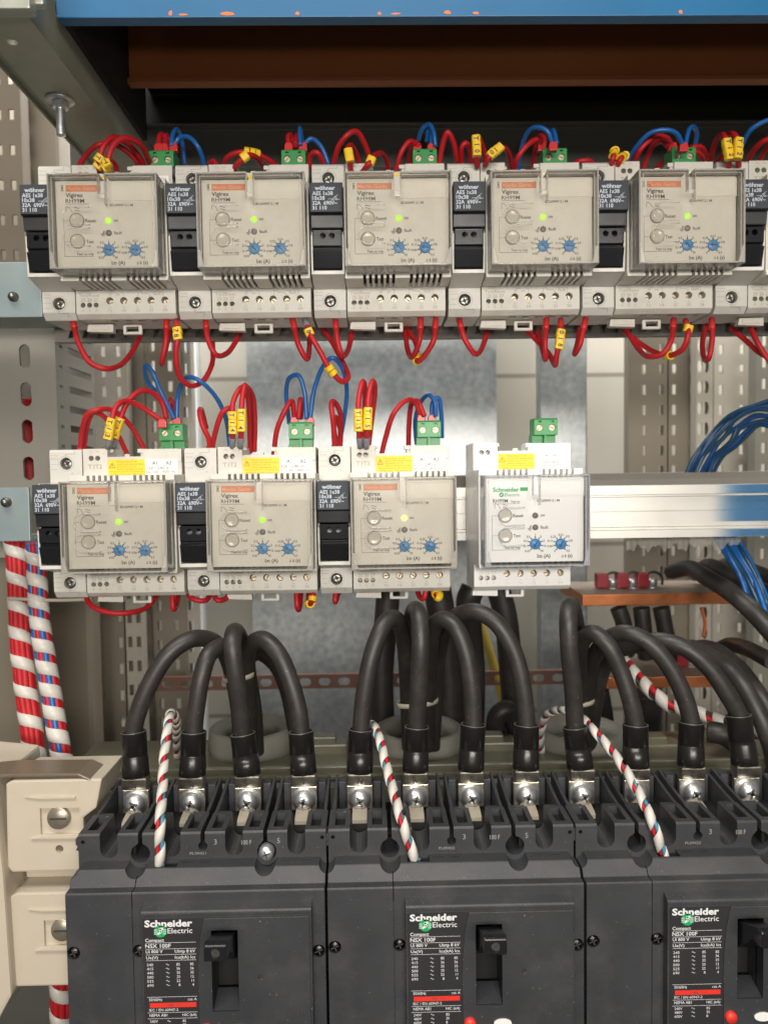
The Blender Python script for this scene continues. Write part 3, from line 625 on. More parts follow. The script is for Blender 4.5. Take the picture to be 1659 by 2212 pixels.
    t.rect(-14.4, -14, 37.9, 39.2, -.15, 1); t.rect(-14.4, -14, 37.2, 37.6, -.15, 1)
    t.build('warning_label', [yellow_st, yellow_txt], r)
    t = MB().box(7.8, 29.8, -.1, .2, 31.9, 42.4, 0)
    if new: t.text('A1   A2', 19, 40, 1.6, -.14, mi=1, al='C', w=8); t.text('220-240V~', 19, 35.6, 1.7, -.14, mi=1, al='C', w=13.5); t.text('50/60 HZ', 19, 33.2, 1.7, -.14, mi=1, al='C', w=10.5)
    else: t.text('A1', 12.5, 38.6, 2.4, -.14, mi=1, bold=.01); t.text('A2', 21.6, 38.6, 2.4, -.14, mi=1, bold=.01); t.text('220 / 240 V~', 8.4, 35.5, 1.9, -.14, mi=1, w=17.2); t.text('50 / 60 / 400 Hz', 8.4, 32.9, 1.9, -.14, mi=1, w=19.8)
    t.build('rating_label', [whitepaper, ink], r)
    # buttons
    for z in (2.4, -10.3):
        s = MB().lathe([(0, -1.3), (2.2, -1.2), (3.4, -1.6), (4.1, -1.5), (4.2, 0)], (-18.8, -34.2, z), 'y', 0, 28); bt = s.build('push_button', btn_m, r)
        MB().lathe([(4.35, -.2), (4.52, -.2), (4.52, .1)], (-18.8, -34.2, z), 'y', 0, 28).build('ring', ink if new else inkg, bt)
    # lamps
    for z, mm, nm in ((2.2, led_off if new else led_on, 'on_lamp'), (-5.3, led_off, 'fault_lamp')):
        MB().lathe([(0, -.9), (1.3, -.75), (1.9, -.2), (1.95, .2)], (.4, -34.2, z), 'y', 0, 18).build(nm, mm, r)
    for k, (dx, dz) in enumerate(TK):
        s = MB().lathe([(0, -1.2), (3.1, -1.2), (3.5, -.8), (3.5, .2)], (0, 0, 0), 'y', 0, 24)
        for a in ((0, 0, -1),): s.add([(-.4, -1.3, -2.2), (.4, -1.3, -2.2), (.4, -1.3, .6), (1.3, -1.3, .6), (0, -1.3, 2.6), (-1.3, -1.3, .6), (-.4, -1.3, .6)], [(0, 1, 2, 6), (2, 3, 4), (2, 4, 6), (6, 4, 5)], 1)
        d = s.build('dial', [dialblue, dialdark], r); d.location = Vector((dx, -34.2, dz))*S; d.rotation_euler = (0, math.radians(215 if new else -45 if k == 0 else -80), 0)
    # terminal screws
    for i, x in enumerate((-11.5, -2.3, 6.8, 15.8, 24.9)):
        a = (.3, 1.2, 2.5, .1, 1.9)[i]; s = MB().cyl((x, 4.6, -39.4), 1.9, 6, 'y', 0, 16)
        s.line(x-1.7*math.cos(a), -39.3-1.7*math.sin(a), x+1.7*math.cos(a), -39.3+1.7*math.sin(a), .6, 4.5, 1); s.build('terminal_screw', [brass, groove], r)
    # green plug
    px = 20.4 if not new else 20.0; g = MB(); z0 = 55.6; py = 19
    g.box(px-8.6, px+8, py+5, py+17, 49.6, z0+.3, 0, .3); g.box(px-9, px-6, py+3, py+8, 49.7, 51.5, 0, .2); g.box(px-1, px+1, py+1, py+6, 49.8, z0+.6, 0, .2)
    bd = MB().prism([(py, z0), (py, z0+10.6), (py+1.5, z0+11.8), (py+15, z0+11.8), (py+15, z0)], px-8.2, px+8.4, 'x', 0, .3); cu = MB()
    for x in (px-4.3, px+4.5): cu.cyl((x, py-3, z0+5), 2.35, 8, 'y', n=18); cu.box(x-1.2, x+1.2, py-3, py+2.5, z0+8.7, z0+9.9)
    g.merge(bd.cut(cu)); gp = g.build('terminal_plug', green_pl, r)
    for i, x in enumerate((px-4.3, px+4.5)):
        a = .9-1.2*i; s = MB().cyl((x, py+.9, z0+5), 2.05, 3, 'y', 0, 16); s.line(x-1.7*math.cos(a), z0+5-1.7*math.sin(a), x+1.7*math.cos(a), z0+5+1.7*math.sin(a), .45, py+.8, 1); s.build('screw', [brass, groove], gp)
    # clips under the housing
    s = MB().prism([(-32, -51), (-33, -56), (-15, -56.8), (-15, -51)], 16, 22, 'y', 0, .4); s.box(-30, -18, 15.4, 16.2, -55, -52.5, 0, .2); s.build('rail_foot', ms[0], r)
    s = MB().box(-9, 4, 18, 21, -58, -51.2, 0, .8).cut(MB().box(-6.8, 1.8, 15, 25, -56.2, -52.6)); s.build('rail_clip', ms[0], r)
    # clear cover
    c = MB(); x0, x1, z0, z1 = -33.2, 32.9, -29.2, 28.0; yf, yb = -42.5, -24.6
    th = 1.1
    front = MB().box(x0+th, x1-th, yf, yf+.9, z0+th, z1-th, 0, .1)
    cu = MB().box(-2.3, 1.3, yf-3, yf+3, 15.8, 31); front.cut(cu); c.merge(front)
    e = MB()
    for a in ((x0, x0+th, z0, z1), (x1-th, x1, z0, z1)): e.box(a[0], a[1], yf-.2, yb, a[2], a[3], 0, .25)
    e.box(x0+th, x1-th, yf, yb+3, z0, z0+th, 0, .25)
    e.box(x0+th, -2.4, yf, yb, z1-th, z1, 0, .25); e.box(1.4, x1-th, yf, yb, z1-th, z1, 0, .25)
    # frame highlights, notch walls, finger ridges, corner lugs
    R_ = e
    for a in ((x0+1.1, x1-1.1, z0+.1, z0+.9), (x0+1.1, -2.4, z1-.9, z1-.1), (1.4, x1-1.1, z1-.9, z1-.1), (x0+.1, x0+.8, z0, z1), (x1-.8, x1-.1, z0, z1)): R_.box(a[0], a[1], yf-.5, yf+.3, a[2], a[3], 0, .2)
    R_.box(x0+2.4, x0+2.9, yf-.25, yf+.2, z0+6, z1-2.2, 0, .1); R_.box(x1-2.9, x1-2.4, yf-.25, yf+.2, z0+6, z1-2.2, 0, .1); R_.box(x0+3, -3.2, yf-.25, yf+.2, z1-2.7, z1-2.3, 0, .1); R_.box(2.2, x1-3, yf-.25, yf+.2, z1-2.7, z1-2.3, 0, .1)
    R_.box(-2.9, -2.3, yf-.5, yf+4, 15, z1, 0, .2); R_.box(1.3, 1.9, yf-.5, yf+4, 9, z1, 0, .2); R_.box(-2.3, 1.3, yf-.3, yf+.6, 13, 15.8, 0, .2)
    for zc in (2.4, -10.3):
        rr = 5.6; P = [(-8, zc+rr-.2)]+[(-18.8+rr*math.cos(a), zc+rr*math.sin(a)) for a in [math.pi/2+math.pi*k/10 for k in range(11)]]+[(-8, zc-rr+.2)]
        R_.tube([(p[0], yf-.1, p[1]) for p in P], .32, n=6)
    for sx, xa in ((1, x0), (-1, x1)):
        R_.prism([(xa+sx*.4, z0+.3), (xa+sx*4.5, z0+.3), (xa+sx*3.6, z0+3.2), (xa+sx*2.6, z0+8), (xa+sx*2.2, z0+10), (xa+sx*.4, z0+11)], yf-.9, yf+.2, 'y', 0, .35)
    cv = c.build('clear_cover', cover_new if new else cover_old, r)
    R_.build('cover_rim', rim_new if new else rim_old, cv)
    return r

XF = [-205.7+90*k for k in range(6)]
rel0 = relay(False, (XF[0]+45, 521, 157.3), 'first cream relay from the left in the upper row, under the T7 wire markers')
nth = ['second', 'third', 'fourth', 'fifth']; ext = ['', 'black ventilation slots upright', '', '']
labs = ['second cream relay from the left in the upper row', 'middle cream relay of the upper row with straight ventilation slots', 'fourth cream relay from the left in the upper row, under a blue wire arch',
        'fifth cream relay in the upper row, right of it the last full fuse holder']
GR = 'cream relays with clear covers on the two rails'
tops = [rel0]
for k in range(1, 5): tops.append(copy_tree(rel0, (XF[k]+45, 521, 157.3), labs[k-1]))
# (nothing of the sixth relay but its left edge shows)
tops.append(copy_tree(rel0, (XF[5]+45, 521, 157.3), 'cream relay cut off by the right edge of the photo in the upper row', skip=('clear_cover', 'front_printing', 'push_button', 'dial', 'on_lamp', 'fault_lamp')))
ZB = -29.5; XB = [-204.5+90*k for k in range(3)]
bl = ['lower row relay at the left with yellowed cover, under the T13 markers', 'middle cream relay of the lower row, under the T14 markers', 'cream relay beside the gap in the lower row, scratched cover, lamp lit brightest']
bots = [copy_tree(rel0, (XB[k]+45, 521, ZB), bl[k]) for k in range(3)]
for o in list(C.objects):
    if o.parent is bots[2] and o.name.startswith('on_lamp'): o.data = o.data.copy(); o.data.materials[0] = led_bright
for r in tops+bots:
    r.rotation_euler = (random.uniform(-.006, .006), random.uniform(-.004, .004), random.uniform(-.012, .012))
def kids(r, nm): return [o for o in C.objects if o.parent is r and o.name.split('.')[0] == nm]
ANG = {tops[0]: (105, 100), tops[1]: (-45, -45), tops[2]: (-45, -80), tops[3]: (-45, -85), tops[4]: (-45, -85), bots[0]: (150, 95), bots[1]: (-35, -60), bots[2]: (-40, -70)}
for r, (a, b_) in ANG.items():
    for d, ang in zip(kids(r, 'dial'), (a, b_)): d.rotation_euler = (0, math.radians(ang), 0)
newr = relay(True, (102.6, 519, -29.0), 'new bright white relay alone at the right of the lower row, green lettering')
newr.rotation_euler = (0, 0, math.radians(.6))

# ================================================================== fuse holders
def fuse(loc, label):
    r = thing('fuse_holder', loc, label, 'fuse holder', 'fuse holders between the relays')
    s = MB(); up_ = MB().prism([(0, 27), (0, 48), (1.2, 49.4), (38, 49.4), (38, 27)], -10.9, 10.6, 'x', 0, .4).cut(MB().cyl((0, -3, 40), 4.1, 9, 'y', n=24))
    lo = MB().prism([(0, -27), (0, -46.5), (4, -51), (38, -51), (38, -27)], -10.9, 10.6, 'x', 0, .4).cut(MB().cyl((0, -3, -40.6), 4.1, 9, 'y', n=24))
    s.merge(up_); s.merge(lo); s.box(-10.8, 10.5, .2, 38, -30, 30)
    # nose shell: two cheeks and a floor
    for x in (-10.6, 9.3): s.prism([(0, 27.5), (-20, 26.8), (-22, 4), (-20, -2), (-23.5, -4), (-22, -26.5), (0, -29.5)], x, x+1.2, 'x', 0, .2)
    s.box(-10.5, 10.4, -22, 0, -28.6, -26.2, 0, .3); s.box(-9.4, 9.3, -4, .1, -26.5, 27); s.prism([(0,-29.5),(-21.5,-28.4),(0,-33)],-10.6,10.5,'x',0,.2)
    s.build('housing', greyc, r)
    g = MB()
    for zc, sg in ((40, 1), (-40.6, -1)):
        for k in range(3): g.line(-10.2, zc+(3-k*3.4)*sg, -5.2, zc+(3-k*3.4)*sg, .22, -.05)
        g.line(-10.2, zc+5.8, -4.6, zc+5.8, .2, -.05); g.line(-10.2, zc+3.9, -5, zc+3.9, .18, -.05)
        g.line(-.2, zc+4.2*sg, -.2, zc+6.4*sg, .35, -.05); g.line(-.2, zc+6.4*sg, 6, zc+6.4*sg, .3, -.05); g.line(6, zc+6.4*sg, 6, zc+9*sg, .3, -.05)
        g.disc(0, zc, 5.2, -.05, 0, 24, 5.02)
    g.build('moulded_lines', cream_mark, r)
    for z, a in ((40, .5), (-40.6, 1.9)):
        s = MB().lathe([(0, 2.2), (1, 1.6), (2.6, 1.5), (3.5, 2.2), (3.8, 5), (3.9, 5.4)], (0, 0, z), 'y', 0, 18)
        for q in (a, a+math.pi/2): s.line(-2.7*math.cos(q), z-2.7*math.sin(q), 2.7*math.cos(q), z+2.7*math.sin(q), .75, 1.42, 1)
        s.build('terminal_screw', [steel_d, groove], r)
    # black carrier
    s = MB(); s.prism([(-38, 26.2), (-38, 8.6), (-37, 7.6), (-34.5, 7.2), (-33.5, -.6), (-29, -1.5), (-6, -1.5), (-6, 26.6)], -10.3, 10.2, 'x', 0, .5); s.v = [(a_, b_+8, c_) for a_, b_, c_ in s.v]; car = s.build('fuse_carrier', black_pl, r)
    MB().box(-10.0, 9.9, -30.25, -29.9, 8, 26, 0, .1).build('label_face', slate, car)
    t = MB(); y = -30.3
    t.text('wöhner', -7.4, 21.4, 2.5, y, w=12.7, mi=0, bold=.03); 
    for ln, z, ww in (('AES 1x38', 18.2, 12.9), ('10x38', 15.3, 7.8), ('32A  690V~', 12.3, 15.6), ('31 110', 9.3, 9.0)): t.text(ln, -9, z, 2.35, y, w=ww, bold=.02)
    for a in ((.8, 15.8, 3.6, 15.8), (3.4, 15.4, 5.4, 17.4), (4.2, 14.9, 6.2, 16.9), (3.4, 15.4, 4.2, 14.9), (5.4, 17.4, 6.2, 16.9), (2.8, 14.8, 7, 18.6), (6.4, 15.6, 8.2, 15.6)): t.line(*a, .22, y)
    t.disc(6.1, 15.6, .55, y, 0, 10, .3)
    t.v = [(a_+.3, b_, c_) for a_, b_, c_ in t.v]; t.build('printing', bluegrey_print, car)
    s = MB().prism([(-25, -1.7), (-24.5, -11.4), (-22.5, -12), (-22.5, -13.2), (-25.5, -14), (-22, -25), (-5, -25), (-5, -1.7)], -9.2, 9.1, 'x', 0, .4)
    s.cut(MB().cyl((-2.8, -29, -5.2), 1.9, 11, 'y', n=16).cyl((2.9, -29, -5.2), 1.9, 11, 'y', n=16)); s.build('grip', black_gl, r)
    return r
f0 = fuse((XF[0], 521, 157.3), 'fuse holder at the left end of the upper row, half behind the first relay cover')
fl_ = ['second fuse holder from the left in the upper row', 'third fuse holder from the left in the upper row, seen straight on', 'fourth fuse holder in the upper row, left of the fourth relay', 'fifth fuse holder in the upper row, left of the last full relay', 'fuse holder at the right edge of the upper row under the T12 markers']
for k in range(1, 6): copy_tree(f0, (XF[k], 521, 157.3), fl_[k-1])
for k, l in enumerate(('fuse holder at the left end of the lower row', 'middle fuse holder of the lower row, between two lit relays', 'fuse holder of the lower row directly under the pair of looped red wires')): copy_tree(f0, (XB[k], 521, ZB), l)

# ================================================================== breakers
def breaker(loc, serial, label):
    r = thing('circuit_breaker', loc, label, 'circuit breaker', 'black moulded case breakers in a row')
    s = MB().prism([(0, -175), (0, -22.2), (.6, -21.6), (6, -21.7), (11, -14.9), (11.6, -14.4), (22, -14.4), (22, -40), (95, -40), (95, -175)], -69.3, 69.3, 'x', 0, .5)
    cu = MB()
    for x in (-35, 35.8): cu.cyl((x, 4.5, -12.6), 6.0, 60, 'y', n=24)
    for x in (-70, 70): cu.cyl((x, 4.5, -13.5), 4.5, 60, 'y', n=20)
    cu.box(-34, -33.5, -2, .9, -176, -14); cu.box(-34, -33.5, -2, 12.5, -30, -14.2)
    cu.box(-25.5, -13, 12.6, 20.6, -26, -10); cu.box(-11, -5, 17.5, 18.6, -16, -12); cu.box(0, 4, 17.5, 18.6, -16, -12); cu.box(44, 50, 17.5, 18.6, -16, -12); cu.box(55, 61, 17.5, 18.6, -16, -12)
    cu.box(9.5, 23.6, -12, 14, -84, -39)
    for x, z in ((-65.7, -54.2), (-30.8, -53.8), (65.6, -56)): cu.cyl((x, -3, z), 3.6, 5.5, 'y', n=18)
    s.cut(cu)
    t = MB().prism([(21, 0), (21.8, 1.0), (46, 1.2), (46, -30), (21, -30)], -69.6, 69.2, 'x', 0, .3); cu = MB()
    for p in (-52.5, -17.5, 17.5, 52.5):
        cu.cyl((p, 18, -7.8), 5.0, 34, 'y', n=20); cu.box(p-5, p+5, 18, 50, -7.8, 3)
        for q in (-10.6, 10.6): cu.prism([(p+q-2.9, 26), (p+q+2.9, 26), (p+q+2.9, 43.5), (p+q-2.9, 43.5)], -14, 3, 'z')
    for k in (-35, 0, 35): cu.box(k-1.2, k+1.2, 18, 50, -6.5, 3); cu.cyl((k, 18, -7), 2.6, 34, 'y', n=16)
    for x in (-35, 35.8): cu.cyl((x, 18, -10.5), 5.4, 34, 'y', n=20)
    for k in (-67, 67): cu.cyl((k, 18, -3.5), 1.2, 12, 'y', n=10)
    t.cut(cu); s.merge(t)
    for p in (-52.5, -17.5, 17.5, 52.5):
        for q in (-15.8, 13.9): s.prism([(46.2, -30), (46.2, 1.1), (60, 2.2), (88, 5.8), (88, -30)], p+q, p+q+1.9, 'x', 0, .3)
        for q in (-13.4, 8.4): s.box(p+q, p+q+5, 78, 86, -30, 5, 0, .4)
        for q in (-13.6, 6.1): s.box(p+q, p+q+7.5, 46.3, 49, -30, .6, 0, .3)
        s.box(p-13.8, p+13.8, 86, 90, -30, 3, 0, .4)
    s.prism([(-69.6, -9), (-69.6, -2), (-71.4, -2), (-71.4, -5), (-70.4, -6.5), (-71.4, -8.5)], 22, 32, 'y', 0, .2)
    s.build('case', charcoal, r)
    d = MB().box(-68, 68, 50, 86, -34, -12).box(9.6, 23.5, 10, 12, -83, -40)
    for p in (-52.5, -17.5, 17.5, 52.5):
        for q in (-10.6, 10.6): d.box(p+q-2.8, p+q+2.8, 26.1, 43.4, -13.9, -3.5)
    d.build('case_shade_fill', hole, r)  # black fill painting shade into the pockets and handle slot
    # front panel
    f = MB().prism([(1, -26.8), (-5.6, -28.9), (-6.2, -29.6), (-6.2, -175), (1, -175)], -27.6, 62.6, 'x', 0, .5)
    f.cut(MB().box(9.5, 23.6, -12, 6, -83.4, -39)); f.box(-27.2, 62.3, -6.5, -6, -31, -30.7)
    P = [(6, -32.4), (61.4, -32.4), (61.4, -176), (4.4, -176), (3.8, -140), (2.6, -100), (2.2, -70), (2.6, -55), (4, -42)]
    g = MB().prism(P, -7.2, -6, 'y', 0, .3).cut(MB().box(9.5, 23.6, -12, 6, -83.4, -39).cyl((35, -12, -64.8), 1.3, 14, 'y', n=14)); f.merge(g)
    f.add([(9.7, -6.5, -83.2), (23.4, -6.5, -83.2), (23.4, 6, -79), (9.7, 6, -79)], [(0, 1, 2, 3)])
    pn = f.build('front_panel', charcoal, r)
    l = MB().prism([(-26.6, -32.6), (5.8, -32.6), (5, -40), (3.6, -52), (3.2, -70), (3.6, -100), (4.8, -140), (5.4, -170), (-26.6, -170)], -6.5, -6, 'y'); lb = l.build('label', char_label, pn)
    t = MB(); y = -6.62
    bx = lambda v: (v-443)*.0838-27.5
    bz = lambda v: -31.9-(v-1035)*.0838
    def T(a, x, z, h, w=None, bold=0, mi=0, al='L'): t.text(a, bx(x), bz(z), h*.0838, y, w=None if w is None else w*.0838, bold=bold, mi=mi, al=al)
    T('Schneider', 468, 1092, 42, 300, .035); T('Electric', 612, 1136, 34, 155, .004)
    t.disc(bx(567), bz(1122), 3.3, y, 1, 24); y2 = y-.05
    t.line(bx(585), bz(1103), bx(560), bz(1108), 1.1, y2); t.line(bx(562), bz(1106), bx(573), bz(1126), 1.3, y2); t.line(bx(574), bz(1124), bx(548), bz(1140), 1.1, y2)
    for k in (0, 1, 2): t.line(bx(527), bz(1112+k*13), bx(548), bz(1112+k*13), .35, y2); t.line(bx(584), bz(1112+k*13), bx(604), bz(1112+k*13), .35, y2)
    T('Compact', 470, 1189, 21, 118, .01); T('NSX 100F', 470, 1228, 25, 160, .01); T('Ui 800 V', 472, 1262, 20, 106, .008); T('Uimp 8 kV', 654, 1262, 20, 128, .008)
    T('Ue(V)', 473, 1301, 19, 74, .008); T('Icu(kA) Ics', 654, 1301, 19, 128, .006)
    for z in (1196, 1236, 1273, 1311, 1549, 1651, 1690): t.line(bx(472), bz(z), bx(788), bz(z), .17, y)
    for i, (a, c, d_) in enumerate((('240', '85', '85'), ('415', '36', '36'), ('440', '35', '35'), ('500', '25', '12'), ('525', '22', '11'), ('690', '8', '4'))):
        z = 1346+i*26.8; T(a, 476, z, 17, 40); t.wave(bx(596), bz(z-8), 1.7, y, .22, 0, .4); T(c, 684, z, 17, al='R'); T(d_, 770, z, 17, al='R')
    T('50/60Hz', 484, 1575, 19, 82); T('cat A', 728, 1575, 17, 57)
    t.rect(bx(488), bx(781), bz(1618), bz(1587), y, 2); t.line(bx(590), bz(1603), bx(640), bz(1603), .2, y2, 3); t.line(bx(655), bz(1603), bx(695), bz(1602), .2, y2, 3)
    for k in (612, 622, 632): t.line(bx(k), bz(1594), bx(k), bz(1612), .25, y2, 3)
    T('IEC / EN 60947-2', 484, 1642, 17, 182); T('NEMA AB1', 484, 1677, 18, 112, .004); T('HIC (kA)', 692, 1677, 17, 88, .004)
    for i, (a, c) in enumerate((('240V', '85'), ('480V', '35'), ('600V', '8'))): T(a, 486, 1716+i*26, 17, 50); t.wave(bx(596), bz(1708+i*26), 1.7, y, .22, 0, .4); T(c, 692, 1716+i*26, 17)
    t.build('label_printing', [wprint, green_pr, red_lab, ink], lb)
    t = MB(); yf = 20.88
    t.text('3', 7.1, -6.2, 3.0, yf, al='C'); t.text('100 F', 24.5, -6.6, 2.6, yf, al='C', w=5.6, bold=.01); t.text('5', 42.5, -6.2, 3.0, yf, al='C'); t.text(serial, -2.8, -11.8, 1.5, yf, al='C', w=9)
    t.build('case_lettering', mat('worn pale lettering', (.30, .29, .26), .6), r)
    t = MB()
    for a in ((-13.5, -12.7, 8, -12.7), (-13.5, -10, 8, -10)): t.line(*a, .15, yf)
    t.build('moulded_frame', groove, r)
    # handle
    h = MB().prism([(8, -55), (-6, -41), (-26, -32.6), (-29.5, -32.6), (-30.5, -33.4), (-30.5, -40.8), (-29.5, -41.4), (-20, -42), (-5, -56), (8, -62)], 10.8, 22.2, 'x', 0, .6).cut(MB().cyl((16.5, -34, -37), 2.5, 5, 'y', n=18)); hd = h.build('handle', black_gl, r)
    s = MB().cyl((16.5, -29.9, -37), 2.3, 3, 'y', 0, 16)
    for q in (.6, .6+math.pi/2): s.line(16.5-1.7*math.cos(q), -37-1.7*math.sin(q), 16.5+1.7*math.cos(q), -37+1.7*math.sin(q), .5, -30, 1)
    s.build('screw', [steel_d, groove], hd)
    for x, z in ((-65.7, -54.2), (-30.8, -53.8), (65.6, -56)):
        s = MB().lathe([(0, 0), (2.4, .2), (3, 1), (3, 2)], (x, 0, z), 'y', 0, 16)
        for q in (.4, .4+math.pi/2): s.line(x-2.2*math.cos(q), z-2.2*math.sin(q), x+2.2*math.cos(q), z+2.2*math.sin(q), .6, -.08, 1)
        s.build('cover_screw', [mat('blackened steel', (.06, .055, .05), .3, metal=1, noise=.3, nscale=300), groove], r)
    s = MB().lathe([(0, -2.2), (2.8, -2), (3.1, -1.4), (3.2, 0)], (6.1, -7.2, -92.8), 'y', 0, 20); s.build('trip_button', red_lab, r)
    s = MB().prism([(23.6+4.8*math.cos(a), -93.2+2.4*math.sin(a)) for a in [k*math.pi/10 for k in range(20)]], -8, -7, 'y', 0, .2); s.build('oval_tag', whitepaper, r)
    # terminal screws and pads
    for i, p in enumerate((-52.5, -17.5, 17.5, 52.5)):
        s = MB().lathe([(0, 65.2), (1.5, 65.0), (1.7, 64.0), (2.6, 64.1), (4.4, 65.0), (5.7, 66.6), (6.4, 68.6), (6.5, 70), (7.6, 70.1), (7.6, 70.9)], (p, 0, -2.4), 'y', 0, 28); a = .5+i*.8
        for q in (a, a+math.pi/2): s.box(-3.6, 3.6, -.35, .35, -.6, .6, 1) if False else s.line(p-3.3*math.cos(q), -2.4-3.3*math.sin(q), p+3.3*math.cos(q), -2.4+3.3*math.sin(q), 1.4, 63.9, 1)
        s.build('terminal_screw', [steel, steel_d], r)
        MB().prism([(56, -14), (56, -9.5), (60, -8), (72, -6), (72, -20), (56, -20)], p-4.6, p+4.6, 'x', 0, .5).build('terminal_pad', pad_m, r)
    return r
PX = [-97.5, 42.5, 182.5]
bk = [breaker((PX[0], 404, -200), 'PL09421', 'black breaker at the left, serial ending 421, four cables, one silver screw on its ledge'),
      breaker((PX[1], 404, -200), 'PL09422', 'black breaker in the middle, its red trip button peeking at the bottom edge'),
      breaker((PX[2], 404, -200), 'PL09422', 'black breaker at the right, cut off by the photo edge')]
s = MB().lathe([(0, 16), (3, 16.2), (4.2, 17.4), (4.4, 22)], (35.8, 0, -10.5), 'y', 0, 18)
for q in (.3, .3+math.pi/2): s.line(35.8-2.6*math.cos(q), -10.5-2.6*math.sin(q), 35.8+2.6*math.cos(q), -10.5+2.6*math.sin(q), .8, 15.9, 1)
s.build('mounting_screw', [steel, steel_d], bk[0])

# ================================================================== thick black cables with lugs
def cable(fr, pts, phase, bk_i, pole, label, r=5.6):
    P = [W(fr, *p) for p in pts]; X0 = PX[bk_i]+(-52.5, -17.5, 17.5, 52.5)[pole]
    base = Vector((X0, 477, -190)); top = P[0]; ax = (top-base).normalized()
    c = thing('power_cable', tuple(base), label, 'cable', 'thick black cables clamped to the breakers')
    L = lambda v: Vector(v)-base
    MB().tube([L(base+ax*14)]+[L(p) for p in P], r, n=18).build('sheath', blk_cable, c)
    H = (top-base).length
    # heat shrink: an open cuff over a tighter lower part
    def cuff(d): p = ax*d; return p
    s = MB(); n = 24; prof = [(7.6, 3.2), (8.3, 3.4), (8.3, 9), (8.0, 16), (7.5, H*.55), (7.9, H*.55+.3), (7.9, H-.4), (8.1, H), (7.1, H), (7.0, H-4), (6, H-6)]
    N = ax.cross(Vector((0, 1, 0))).normalized(); B = ax.cross(N); vs = []
    for rr, hh in prof:
        for i in range(n): a = 2*math.pi*i/n; vs.append(ax*hh+N*(rr*math.cos(a))+B*(rr*math.sin(a)))
    s.add(vs, [(k*n+i, k*n+(i+1) % n, (k+1)*n+(i+1) % n, (k+1)*n+i) for k in range(len(prof)-1) for i in range(n)], 0, True); sl = s.build('heat_shrink_sleeve', shrink, c)
    MB().tube([ax*(H+.1)+N*(7.6*math.cos(a))+B*(7.6*math.sin(a)) for a in [k*math.pi/12 for k in range(25)]], .32, n=6, cap=False).build('cut_edge', mat('pale cut edge', (.10, .095, .09), .35), sl)
    # lug
    s = MB().prism([(-8.2, -19.5), (8.2, -19.5), (8.2, -4.5), (-8.2, -4.5)], -2.4, 1.2, 'y', 0, .5)
    s.prism([(-2.2, -4.9), (-4.4, -2.5), (-5.6, 4), (5, 5), (5, -3), (1.1, -5)], -7.9, 7.9, 'x', 0, 1.2)
    lg = s.build('cable_lug', lug_m, c)
    if phase:
        t = MB().text(phase, random.uniform(-.8, .8), 0, 4.0, 0, al='C', rot=random.uniform(-.18, .18), bold=.02, w=3.2)
        t.v = [(a, -4.75-(c_-.6)*.18, c_-2.6) for a, b_, c_ in t.v]; t.build('pen_mark', groove, lg)
    return c
